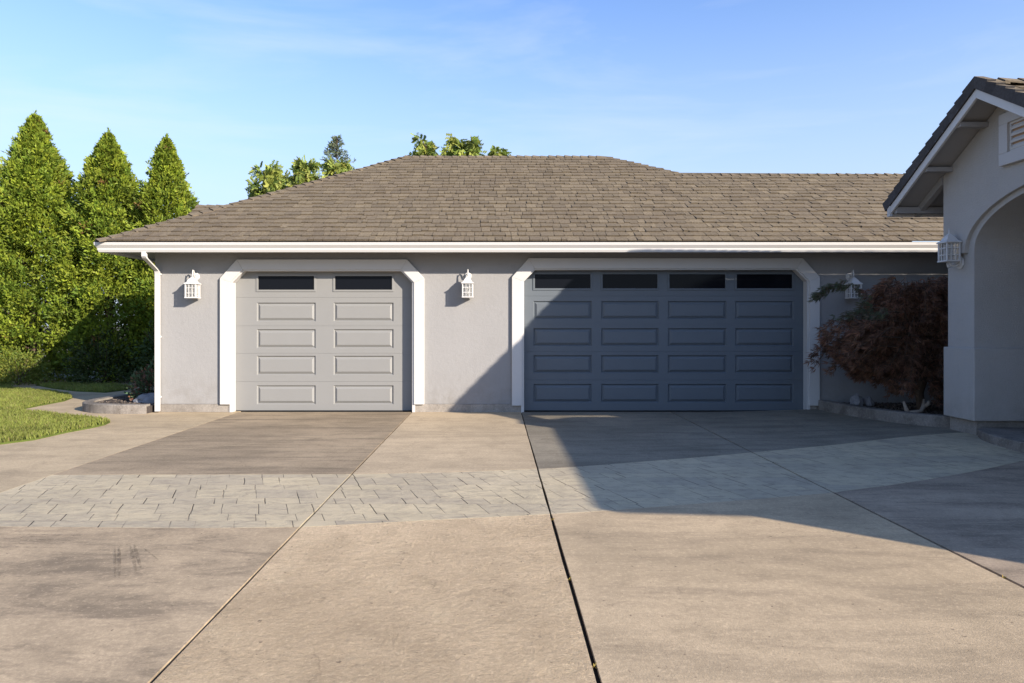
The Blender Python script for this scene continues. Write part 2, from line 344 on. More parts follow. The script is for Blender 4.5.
def tag(o, label, cat, group=None):
    o['label'] = label; o['category'] = cat
    if group: o['group'] = group
    return o
def thing(name, label, cat, loc=(0, 0, 0), group=None):
    o = bpy.data.objects.new(name, None); C.objects.link(o); o.location = loc; o.empty_display_size = 0.2
    return tag(o, label, cat, group)
def struct(o): o['kind'] = 'structure'; return o
def stuff(o): o['kind'] = 'stuff'; return o
def lerp(a, b, t): return a + (b - a) * t
def sstep(a, b, x):
    t = max(0, min(1, (x - a) / (b - a))); return t * t * (3 - 2 * t)
def interp(pts, x):
    if x <= pts[0][0]: return pts[0][1]
    for (x0, y0), (x1, y1) in zip(pts, pts[1:]):
        if x <= x1: return lerp(y0, y1, (x - x0) / (x1 - x0))
    return pts[-1][1]
def vary(c, a=0.15):
    k = 1 + random.uniform(-a, a); return tuple(max(0.002, x * k * (1 + random.uniform(-a * 0.4, a * 0.4))) for x in c)

# ------------------------------------------------------------------ ground, driveway, path, lawn soil
D = 11.94                                     # distance of the garage's front wall
def gz(x, y): return 0.06 * sstep(3.6, 6.2, x) * sstep(6.2, 9.0, y)

g = MB(); g.quad((-600, -300, -0.06), (600, -300, -0.06), (600, 900, -0.06), (-600, 900, -0.06))
struct(g.build('ground', M['earth']))

TOP = [(-4.5, 6.93), (-1.5, 6.96), (-0.4, 7.06), (0.68, 7.26), (2.35, 7.86), (3.76, 8.44), (5.3, 8.98), (6.4, 9.3), (9, 9.9)]
BOT = [(-4.5, 5.17), (-2.2, 5.11), (-1.45, 5.14), (-0.9, 5.25), (0.45, 5.49), (1.03, 5.62), (2.7, 6.08), (3.0, 6.17), (4.03, 6.61), (4.86, 7.02), (5.78, 7.5), (9, 9.0)]
top = lambda x: interp(TOP, x); bot = lambda x: interp(BOT, x)

def slab(name, mat, x0, x1, ylo, yhi, step=0.3, lift=0.0):
    mb = MB(); nx = max(2, int((x1 - x0) / step)); ny = max(2, int(min(16, (yhi((x0 + x1) / 2) - ylo((x0 + x1) / 2))) / step))
    P = {}
    for i in range(nx + 1):
        x = lerp(x0, x1, i / nx)
        for j in range(ny + 1):
            y = lerp(ylo(x), yhi(x), j / ny); xx = x
            if i in (0, nx): xx += 0.0035 * noise.noise(Vector((y * 3.1, x0, 1))) + 0.0025 * noise.noise(Vector((y * 11, x0, 5)))
            P[i, j] = (xx, y, gz(x, y) + lift)
    for i in range(nx):
        for j in range(ny): mb.quad(P[i, j], P[i + 1, j], P[i + 1, j + 1], P[i, j + 1])
    dn = lambda p: (p[0], p[1], p[2] - 0.045 - lift)
    for i in range(nx):
        mb.quad(P[i + 1, 0], P[i, 0], dn(P[i, 0]), dn(P[i + 1, 0])); mb.quad(P[i, ny], P[i + 1, ny], dn(P[i + 1, ny]), dn(P[i, ny]))
    for j in range(ny):
        mb.quad(P[0, j], P[0, j + 1], dn(P[0, j + 1]), dn(P[0, j])); mb.quad(P[nx, j + 1], P[nx, j], dn(P[nx, j]), dn(P[nx, j + 1]))
    me = mb.build(name, mat, recalc=False)
    bm = bmesh.new(); bm.from_mesh(me.data); bmesh.ops.remove_doubles(bm, verts=bm.verts, dist=0.0004); bmesh.ops.recalc_face_normals(bm, faces=bm.faces); bm.to_mesh(me.data); bm.free()
    return struct(me)

near = lambda x: -14.0
wall_y = lambda x: D - 0.012
JL, JA, JC = -1.47, 0.44, 3.06
slab('driveway_slab', M['slab_left'], -13.0, -4.503, near, lambda x: 19.0, 0.5)
slab('driveway_slab', M['slab_dark'], -4.497, JL - 0.010, lambda x: top(x) + 0.004, wall_y)
slab('driveway_slab', M['slab_mid'], JL + 0.010, JA - 0.008, lambda x: top(x) + 0.004, wall_y)
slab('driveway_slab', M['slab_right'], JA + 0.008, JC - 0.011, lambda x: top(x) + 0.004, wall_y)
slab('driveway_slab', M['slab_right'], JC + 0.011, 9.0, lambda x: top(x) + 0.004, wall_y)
slab('stamped_band', M['stamp'], -4.497, JL - 0.010, lambda x: bot(x) + 0.003, lambda x: top(x) - 0.003, 0.2)
slab('stamped_band', M['stamp'], JL + 0.010, JA - 0.009, lambda x: bot(x) + 0.003, lambda x: top(x) - 0.003, 0.2)
slab('stamped_band', M['stamp'], JA + 0.009, JC - 0.011, lambda x: bot(x) + 0.003, lambda x: top(x) - 0.003, 0.2)
slab('stamped_band', M['stamp'], JC + 0.011, 9.0, lambda x: bot(x) + 0.003, lambda x: top(x) - 0.003, 0.2)
slab('driveway_slab', M['slab_fl'], -4.497, JL - 0.010, near, lambda x: bot(x) - 0.003)
slab('driveway_slab', M['slab_fm'], JL + 0.010, JA - 0.012, near, lambda x: bot(x) - 0.003)
slab('driveway_slab', M['slab_fr'], JA + 0.012, JC - 0.014, near, lambda x: bot(x) - 0.003)
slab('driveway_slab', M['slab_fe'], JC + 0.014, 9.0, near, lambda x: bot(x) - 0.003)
for jx in (JL, JA, JC):
    mb = MB(); n = 60
    for k in range(n):
        y0, y1 = lerp(-14, D - 0.02, k / n), lerp(-14, D - 0.02, (k + 1) / n)
        mb.quad((jx - .03, y0, gz(jx, y0) - .02), (jx + .03, y0, gz(jx, y0) - .02), (jx + .03, y1, gz(jx, y1) - .02), (jx - .03, y1, gz(jx, y1) - .02))
    struct(mb.build('joint_filler', M['joint']))

# tyre scuffs: thin rubber marks left on the slab
def scuff_mat():
    m, nt, b = new_mat('rubber_scuff', 0.9, 0.1); b.inputs['Base Color'].default_value = (0.05, 0.043, 0.037, 1)
    n = tnoise(nt, coords(nt, (23, 9, 1)), 1.0, 8, 0.8); a = ramp(nt, n, 0.44, 0.6, (0, 0, 0), (0.38, 0.38, 0.38))
    nt.links.new(a, b.inputs['Alpha']); return m
M['scuff'] = scuff_mat()
def px(x, y, Yoff=None):                      # photograph pixel to a point on the driveway
    Y = 1.52 * 683 / (y - 325); return ((x - 496) * Y / 683, Y)
sc = MB()
for (a, b, w) in (((115, 548), (115, 578), .022), ((119, 547), (119.5, 577), .03), ((130.5, 546), (136, 572), .03), ((134, 545), (141, 569), .03), ((144, 549), (158, 560), .018), ((127, 545), (139, 541), .015),
                  ((112, 560), (121, 558), .02), ((128, 558), (143, 556), .02), ((0, 534.5), (92, 536), .03), ((0, 539), (84, 541.5), .022), ((0, 547), (68, 548.5), .022), ((-20, 543), (60, 545), .016)):
    p, q = Vector(px(*a)), Vector(px(*b)); t = (q - p); nrm = Vector((-t.y, t.x)).normalized() * w * .38
    for k in range(6):
        c0, c1 = p.lerp(q, k / 6), p.lerp(q, (k + 1) / 6)
        w0 = 0.4 + 0.6 * math.sin(math.pi * min(1, (k + .3) / 6)); w1 = 0.4 + 0.6 * math.sin(math.pi * min(1, (k + 1.2) / 6.4))
        sc.quad((c0.x - nrm.x * w0, c0.y - nrm.y * w0, .004), (c1.x - nrm.x * w1, c1.y - nrm.y * w1, .004), (c1.x + nrm.x * w1, c1.y + nrm.y * w1, .004), (c0.x + nrm.x * w0, c0.y + nrm.y * w0, .004))
struct(sc.build('tyre_marks', M['scuff']))

# lawn: soil lobes with a rounded edge, blades on top
LAWNS = [
    [(-30, 3.0), (-9.5, 5.6), (-7.4, 7.6), (-6.3, 8.67), (-6.09, 9.0), (-6.05, 9.6), (-5.95, 10.05), (-5.93, 10.35), (-6.0, 10.62), (-6.2, 10.85), (-6.46, 10.98), (-7.0, 11.25), (-7.55, 11.58), (-8.1, 11.85), (-8.46, 12.06),
     (-8.52, 12.4), (-8.56, 12.86), (-8.58, 13.57), (-8.8, 14.2), (-9.4, 14.9), (-10.2, 15.5), (-11.5, 16.2), (-12.5, 17.6), (-30, 17.6)],
    [(-8.75, 15.3), (-8.6, 15.9), (-8.85, 16.6), (-9.6, 17.3), (-11.2, 17.7), (-11.6, 17.2), (-10.6, 16.3), (-9.6, 15.6)],
]
def in_poly(p, poly):
    r = False; n = len(poly)
    for i in range(n):
        (x0, y0), (x1, y1) = poly[i], poly[(i + 1) % n]
        if (y0 > p[1]) != (y1 > p[1]) and p[0] < (x1 - x0) * (p[1] - y0) / (y1 - y0) + x0: r = not r
    return r
for L in LAWNS:
    mb = MB(); mb.prism(L, 'z', -0.05, 0.022); o = mb.build('lawn_soil', M['turf'])
    bm = bmesh.new(); bm.from_mesh(o.data); bmesh.ops.triangulate(bm, faces=[f for f in bm.faces if len(f.verts) > 4]); bm.to_mesh(o.data); bm.free(); struct(o)
gr = MB(); rg = random.Random(3)
def blade(x, y, z, h, w, col):
    a = rg.uniform(0, 6.283); lean = rg.uniform(0.1, 0.9) * h; b = rg.uniform(0, 6.283)
    dx, dy = math.cos(a) * w, math.sin(a) * w
    mx_, my_ = x + math.cos(b) * lean * 0.35, y + math.sin(b) * lean * 0.35
    gr.quad((x - dx, y - dy, z), (x + dx, y + dy, z), (mx_ + dx * .8, my_ + dy * .8, z + h * .6), (mx_ - dx * .8, my_ - dy * .8, z + h * .6), col=col)
    gr.quad((mx_ - dx * .8, my_ - dy * .8, z + h * .6), (mx_ + dx * .8, my_ + dy * .8, z + h * .6), (x + math.cos(b) * lean, y + math.sin(b) * lean, z + h), col=col)
for L in LAWNS:
    cnt = 0; tgt = 52000 if L is LAWNS[0] else 6000
    x0 = -14.2 if L is LAWNS[0] else min(p[0] for p in L); x1 = max(p[0] for p in L); y0 = 7.5; y1 = max(p[1] for p in L)
    while cnt < tgt:
        x, y = rg.uniform(x0, x1), rg.uniform(y0, y1)
        if x < -0.78 * y - 0.6 or not in_poly((x, y), L): continue
        nv = noise.noise(Vector((x * 1.3, y * 1.3, 0))); n2 = noise.noise(Vector((x * 6, y * 6, 3)))
        k = 1 + 0.28 * nv + 0.22 * n2 + rg.uniform(-.25, .25)
        col = (0.205 * k, 0.232 * k * (1 + .05 * n2), 0.05 * k) if rg.random() > 0.1 else (0.27, 0.24, 0.09)
        blade(x, y, 0.02, rg.uniform(.03, .07) * (1 + .4 * n2), rg.uniform(.004, .008), col); cnt += 1
stuff(gr.build('lawn_grass', M['grass'], recalc=False))

# ------------------------------------------------------------------ roof helpers
def roof_tone(rng, warm=1.0):
    base = rng.choice([(0.190, 0.155, 0.106), (0.175, 0.143, 0.099), (0.203, 0.166, 0.113), (0.184, 0.150, 0.104), (0.163, 0.134, 0.094)])
    k = rng.uniform(1.0, 1.18) * warm; return tuple(c * k for c in base)
def shingles(mb, O, U, V, N, vmax, urange, expo=0.14, rng=None, thick=(0.012, 0.030)):
    O, U, V, N = Vector(O), Vector(U), Vector(V), Vector(N); rng = rng or random.Random(1)
    rows = int(math.ceil(vmax / expo))
    for i in range(rows):
        v0 = i * expo; v1 = min(v0 + expo * 1.12, vmax); vm = min(v0 + expo, vmax)
        a0, b0 = urange(v0); a1, b1 = urange(v1)
        if b0 - a0 < 0.03: continue
        u = a0 - 0.0; first = True; edge = []
        u = a0
        cuts = [a0]; u = a0 + rng.uniform(0.04, 0.30)
        while u < b0 - 0.03: cuts.append(u); u += rng.choice((0.10, 0.13, 0.16, 0.19, 0.23)) * rng.uniform(0.85, 1.15)
        cuts.append(b0)
        for k in range(len(cuts) - 1):
            l, r = cuts[k], cuts[k + 1]; t = rng.uniform(*thick); dv = rng.uniform(-0.022, 0.022); skew = rng.uniform(-.006, .006)
            lt = a1 if k == 0 else min(max(l + skew, a1), b1); rt = b1 if k == len(cuts) - 2 else min(max(r + skew, a1), b1)
            if rt - lt < 0.004: lt = rt = (lt + rt) / 2
            g_ = 0.009 if r - l > .03 else 0
            col = roof_tone(rng)
            bl = O + U * (l + g_ * (k > 0)) + V * (v0 + dv * (i > 0)); br = O + U * (r) + V * (v0 + dv * (i > 0))
            tl = O + U * lt + V * v1; tr = O + U * rt + V * v1
            up = N * (t + 0.004); base = N * 0.001; tp = N * 0.003
            mb.quad(bl + up, br + up, tr + tp, tl + tp, col=col)
            mb.quad(bl + base, br + base, br + up, bl + up, col=tuple(c * 0.8 for c in col))
            mb.quad(bl + base, bl + up, tl + tp, col=tuple(c * 0.8 for c in col))
            mb.quad(br + base, tr + tp, br + up, col=tuple(c * 0.8 for c in col))
def caps(mb, A, B, n1, n2, expo=0.17, half=0.13, lift=0.02, rng=None, tone=None):
    """folded cap shingles from A (low) to B (high); n1, n2 directions down each side"""
    A, B, n1, n2 = Vector(A), Vector(B), Vector(n1).normalized(), Vector(n2).normalized(); rng = rng or random.Random(2)
    d = B - A; n = max(1, int(d.length / expo)); t = d.normalized(); up = -(n1 + n2).normalized()
    for k in range(n):
        s0 = d.length * k / n - 0.02; s1 = s0 + d.length / n * 1.25
        col = tone(rng) if tone else roof_tone(rng)
        lo = lift + rng.uniform(.020, .034); hi = lift
        p0, p1 = A + t * s0 + up * lo, A + t * s1 + up * hi
        th = -up * 0.022
        for s in (n1, n2):
            mb.quad(p0, p0 + s * half, p1 + s * half, p1, col=col)
            mb.quad(p0 + th, p0 + s * half + th, p0 + s * half, p0, col=tuple(c * .75 for c in col))
            mb.quad(p0 + s * half + th, p1 + s * half + th, p1 + s * half, p0 + s * half, col=tuple(c * .75 for c in col))

# ------------------------------------------------------------------ garage
garage = thing('garage', 'long grey stucco garage with hipped brown shingle roof and two panelled doors', 'garage', (0, D, 0))
XL, XR = -5.96, 9.2
# openings with clipped upper corners: (left, right, head, corner cut)
OP = [(-4.60, -1.46, 2.465, 0.20), (0.485, 5.43, 2.487, 0.20)]
wz0, wz1 = 0.14, 2.79
w = MB()
edges = [XL] + [e for o in OP for e in o[:2]] + [XR]
for a, b in ((XL, OP[0][0]), (OP[0][1], OP[1][0]), (OP[1][1], XR)):
    w.box(a, b, D, D + 0.2, wz0, wz1)
for l, r, h, c in OP:
    w.box(l, r, D, D + 0.2, h, wz1)
    w.prism([(l, h), (l + c, h), (l, h - c)], 'y', D, D + 0.2); w.prism([(r, h), (r, h - c), (r - c, h)], 'y', D, D + 0.2)
w.box(XL, XL + 0.2, D + 0.2, 20.0, wz0, wz1); w.box(XL, XR, 20.0, 20.2, wz0, wz1); w.box(XR - .2, XR, D + .2, 20.0, wz0, wz1)
w.build('wall', M['wall'], garage)
for a, b in ((XL - .004, OP[0][0] - 0.05), (OP[0][1] + 0.05, OP[1][0] - 0.05), (OP[1][1] + 0.05, XR)):
    p = MB(); p.box(a, b, D - 0.012, D + 0.19, -0.04, wz0 - 0.004); p.build('footing', M['plinth'], garage, bevel=0.008)
p = MB(); p.box(XL - .004, XL + .18, D + .192, 20.1, -.04, wz0 - .004); p.build('footing', M['plinth'], garage, bevel=0.008)

def door_surround(l, r, h, c, bz):
    root = MB()
    wd = 0.178; ip = [(l - .09, bz), (l - .09, h - c - .02 - .0), (l + c - .02, h + .09 - .0), (r - c + .02, h + .09), (r + .09, h - c - .02), (r + .09, bz)]
    k = 0.07
    ip = [(l - .03, bz), (l - .03, h - c - .005), (l + c - .012, h + .02), (r - c + .012, h + .02), (r + .03, h - c - .005), (r + .03, bz)]
    op = [(l - .03 - wd, bz), (l - .03 - wd, h - c + k), (l + c - .012 - k - .03, h + .02 + wd), (r - c + .012 + k + .03, h + .02 + wd), (r + .03 + wd, h - c + k), (r + .03 + wd, bz)]
    root.ring(op, ip, 'y', D - 0.055, D + 0.003)
    o = root.build('door_surround', M['trim'], garage, bevel=0.006)
    s = MB(); op2 = [(l - .05, -.02), (l - .05, h - c), (l + c - .02, h + .04), (r - c + .02, h + .04), (r + .05, h - c), (r + .05, -.02)]
    ip2 = [(l + .004, -.02), (l + .004, h - c - .004), (l + c + .002, h - .004), (r - c - .002, h - .004), (r - .004, h - c - .004), (r - .004, -.02)]
    s.ring(op2, ip2, 'y', D - 0.03, D + 0.125); s.build('jamb', M['trim'], o, bevel=0.004)
    return o
YD = D + 0.13                                  # face of the doors
kx = YD / 683
def dX(px_): return (px_ - 496) * kx
def dZ(py_): return 1.52 + (325 - py_) * kx
def panel_door(l, r, h, cols, secs, rows, wcols, wrow, paint):
    body = MB()
    L, Rr = l - 0.06, r + 0.06
    body.box(L, Rr, YD + 0.03, YD + 0.07, 0.012, h + 0.05)      # skin behind the rails
    for i, (zt, zb) in enumerate(secs):
        zt -= 0.0012; zb += 0.0012
        if i == 0: cells = [(a, b, wrow[0], wrow[1]) for a, b in wcols]
        else: cells = [(a, b, rows[i - 1][0], rows[i - 1][1]) for a, b in cols]
        z_hi, z_lo = cells[0][2], cells[0][3]
        body.box(L, Rr, YD, YD + 0.03, z_hi, zt); body.box(L, Rr, YD, YD + 0.03, zb, z_lo)
        xs = [L] + [e for c_ in cells for e in c_[:2]] + [Rr]
        for k in range(0, len(xs), 2): body.box(xs[k], xs[k + 1], YD, YD + 0.03, z_lo, z_hi)
        if i > 0:
            for a, b, zt_, zb_ in cells:
                e = 0.020; f = 0.062; y1, y2 = YD + 0.026, YD - 0.001
                o_ = [(a, zb_), (b, zb_), (b, zt_), (a, zt_)]
                m_ = [(a + e, zb_ + e), (b - e, zb_ + e), (b - e, zt_ - e), (a + e, zt_ - e)]
                n_ = [(a + f, zb_ + f), (b - f, zb_ + f), (b - f, zt_ - f), (a + f, zt_ - f)]
                for q in range(4):
                    q2 = (q + 1) % 4
                    body.quad((o_[q][0], YD, o_[q][1]), (o_[q2][0], YD, o_[q2][1]), (m_[q2][0], y1, m_[q2][1]), (m_[q][0], y1, m_[q][1]))
                    body.quad((m_[q][0], y1, m_[q][1]), (m_[q2][0], y1, m_[q2][1]), (n_[q2][0], y2, n_[q2][1]), (n_[q][0], y2, n_[q][1]))
                body.quad(*[(x, y2, z) for x, z in n_])
    o = body.build('garage_door', paint, garage, recalc=True)
    for a, b in wcols:
        fr = MB(); t = 0.026; zt_, zb_ = wrow
        fr.box(a - .008, b + .008, YD - .012, YD + .012, zt_ - t, zt_ + .008); fr.box(a - .008, b + .008, YD - .012, YD + .012, zb_ - .008, zb_ + t)
        fr.box(a - .008, a + t, YD - .012, YD + .012, zb_ + t, zt_ - t); fr.box(b - t, b + .008, YD - .012, YD + .012, zb_ + t, zt_ - t)
        fo = fr.build('window_frame', paint, o, bevel=0.003)
        pn = MB(); pn.box(a + .004, b - .004, YD + .010, YD + .016, zb_ + .004, zt_ - .004); pn.build('window_pane', M['pane'], o)
    s = MB(); s.box(l + .01, r - .01, YD - .012, YD + .06, -.01, .012); s.build('bottom_seal', M['black'], o)
    return o
for op_, bz in zip(OP, (0.135, 0.115)): door_surround(*op_, bz)
secs = [(dZ(268), dZ(297.4)), (dZ(297.4), dZ(325.8)), (dZ(325.8), dZ(353.4)), (dZ(353.4), dZ(381.5)), (dZ(381.5), 0.012)]
rows = [(dZ(302.6), dZ(321.5)), (dZ(329.2), dZ(348.3)), (dZ(355.8), dZ(375.1)), (dZ(385.4), dZ(404.4))]
c1 = [(dX(256.8), dX(315.6)), (dX(333.6), dX(393.5))]
panel_door(OP[0][0], OP[0][1], 2.459, c1, secs, rows, c1, (dZ(274.6), dZ(291.2)), M['door'])
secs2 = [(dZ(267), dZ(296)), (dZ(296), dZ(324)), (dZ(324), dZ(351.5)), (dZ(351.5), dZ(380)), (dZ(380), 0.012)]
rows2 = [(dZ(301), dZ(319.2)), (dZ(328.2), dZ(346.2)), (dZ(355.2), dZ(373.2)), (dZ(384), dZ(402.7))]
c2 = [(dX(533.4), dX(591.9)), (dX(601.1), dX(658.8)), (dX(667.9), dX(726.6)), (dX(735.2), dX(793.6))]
panel_door(OP[1][0], OP[1][1], 2.481, c2, secs2, rows2, c2, (dZ(272.8), dZ(289.8)), M['door_shaded'])

# roof
PT = 0.553; EY, EZ, EX = 11.35, 2.92, -6.62
RY = 15.88; RZ = EZ + PT * (RY - EY); RX0, RX1 = -2.10, 2.534
R2Y = 14.63; R2Z = EZ + PT * (R2Y - EY); R2X = 4.05; XE = 10.2
dk = MB()
A = (EX, EY, EZ); Bq = (RX0, RY, RZ); Cq = (RX1, RY, RZ); Dq = (R2X, R2Y, R2Z); E2 = (XE, R2Y, R2Z); F = (XE, EY, EZ)
BK = 2 * RY - EY; BK2 = 2 * R2Y - EY
dk.quad(A, F, E2, Dq, Cq, Bq)
dk.quad(A, Bq, (EX, BK, EZ)); dk.quad((EX, BK, EZ), Bq, Cq, (RX1 + (RY - EY), BK, EZ)); dk.quad(Cq, Dq, (R2X + .02, BK2 - 2, EZ + PT * 2), (RX1 + (RY - EY), BK, EZ)); dk.quad(Dq, E2, (XE, BK2, EZ), (R2X, BK2, EZ))
roof = dk.build('roof', M['deck'], garage, recalc=False)
sh = MB(); cs = math.cos(math.atan(PT)); sn = math.sin(math.atan(PT))
rng = random.Random(11)
def ur_front(v):
    y = EY + v * cs
    l = lerp(EX, RX0, min(1, (y - EY) / (RY - EY)))
    if y <= R2Y: r = XE - .02
    else: r = lerp(R2X, RX1, min(1, (y - R2Y) / (RY - R2Y)))
    return l, r
shingles(sh, (0, EY - .02, EZ - .008), (1, 0, 0), (0, cs, sn), (0, -sn, cs), (RY - EY) / cs + .02, ur_front, 0.205, rng)
PL = (RZ - EZ) / (RX0 - EX); csl = math.cos(math.atan(PL)); snl = math.sin(math.atan(PL))
shingles(sh, (EX, 0, EZ), (0, -1, 0), (csl, 0, snl), (-snl, 0, csl), (RX0 - EX) / csl, lambda v: (-(BK - (v * csl) * (BK - RY) / (RX0 - EX)), -(EY + (v * csl) * (RY - EY) / (RX0 - EX))), 0.145, rng)
sh.build('shingles', M['shingle'], roof, recalc=False)
cp = MB(); fd = Vector((0, -cs, -sn)); ld = Vector((-csl, 0, -snl)); bd = Vector((0, cs, -sn))
hipd = (Vector(Bq) - Vector(A)).normalized()
def perp(d, ax): d = Vector(d); return (d - ax * d.dot(ax)).normalized()
caps(cp, A, Bq, perp((1, 0, 0), hipd) , perp((0, 1, 0), hipd), 0.2, 0.14, 0.012, rng)
caps(cp, Bq, Cq, fd, bd, 0.18, 0.14, 0.015, rng)
h2 = (Vector(Cq) - Vector(Dq)).normalized()
caps(cp, Dq, Cq, perp((-1, 0, -.1), h2), perp((0, 1, -.4), h2), 0.18, 0.13, 0.012, rng)
caps(cp, (R2X - .05, R2Y, R2Z), E2, fd, bd, 0.2, 0.14, 0.012, rng)
cp.build('ridge_cap', M['shingle'], roof, recalc=False)
# small gable on the left hip slope
gd = MB(); gy, gzt = 14.8, 4.10; gx0 = -6.45; gx1 = EX + (gzt - EZ) / PL + .1
for s in (-1, 1):
    sv = Vector((0, s * cs, -sn)); nv_ = Vector((0, s * sn, cs))
    gd.quad((gx0, gy, gzt), (gx1, gy, gzt), (gx1, gy + s * 1.7, gzt - 1.7 * PT), (gx0, gy + s * 1.7, gzt - 1.7 * PT))
gd.quad((gx0 + .2, gy, gzt), (gx0 + .2, gy - 1.7, gzt - 1.7 * PT), (gx0 + .2, gy + 1.7, gzt - 1.7 * PT))
gob = gd.build('side_gable', M['deck'], garage, recalc=False)
gs = MB()
shingles(gs, (gx0, gy - 1.7, gzt - 1.7 * PT), (1, 0, 0), (0, cs, sn), (0, -sn, cs), 1.7 / cs, lambda v: (0, gx1 - gx0), .225, rng)
caps(gs, (gx0, gy, gzt), (gx1, gy, gzt), fd, bd, .2, .14, .01, rng)
gs.build('gable_shingles', M['shingle'], gob, recalc=False)
# soffit, gutter, downspout
so = MB(); sz = 2.775
so.box(EX + .09, XL + .1, EY + .08, 20.3, sz, sz + .012); so.box(XL + .1, XR + .6, EY + .08, D + .1, sz, sz + .012)
so.build('soffit', M['soffit'], garage)
gt = MB()
prof = [(0.0, -0.014), (-0.085, -0.014), (-0.10, 0.024), (-0.10, 0.05), (-0.135, 0.10), (-0.14, 0.142), (-0.128, 0.15), (-0.118, 0.142), (-0.02, 0.135), (0.0, 0.15)]
gy0 = 11.49; gz0 = 2.752
# along the front, mitred at the left corner with the run down the side
xl = -6.55
def gp(t, side, far):                          # profile point on the front run (side=0) or left run
    o, z = t
    if not far: return (xl + o, gy0 + o, gz0 + z)
    return (XE, gy0 + o, gz0 + z) if side == 0 else (xl + o, 20.5, gz0 + z)
for k in range(len(prof)):
    a, b = prof[k], prof[(k + 1) % len(prof)]
    for side in (0, 1):
        gt.quad(gp(a, side, 0), gp(a, side, 1), gp(b, side, 1), gp(b, side, 0))
gt.build('gutter', M['trim'], garage)
fs = MB(); fs.box(xl, XE, gy0, gy0 + .03, gz0 - .005, gz0 + .16); fs.box(xl, xl + .03, gy0 + .03, 20.5, gz0 - .005, gz0 + .16); fs.build('fascia', M['trim'], garage)
ds = MB()
def sq_tube(mb, pts, hw, hd):
    P = []
    for x, y, z in pts: P.append([(x - hw, y - hd, z), (x + hw, y - hd, z), (x + hw, y + hd, z), (x - hw, y + hd, z)])
    for a, b in zip(P, P[1:]):
        for k in range(4): mb.quad(a[k], a[(k + 1) % 4], b[(k + 1) % 4], b[k])
    mb.quad(*P[0]); mb.quad(*P[-1])
dx_ = -5.885
sq_tube(ds, [(dx_, 11.43, gz0 + .01), (dx_, 11.43, gz0 - .085), (dx_, 11.46, gz0 - .115), (dx_, 11.80, gz0 - .265), (dx_, 11.865, gz0 - .30), (dx_, 11.875, gz0 - .34), (dx_, 11.875, .02)], .036, .03)
for zz in (gz0 - .36, 1.3, .25): ds.box(dx_ - .045, dx_ + .045, 11.905, D - .003, zz, zz + .03)
ds.build('downspout', M['trim'], garage, bevel=.006)

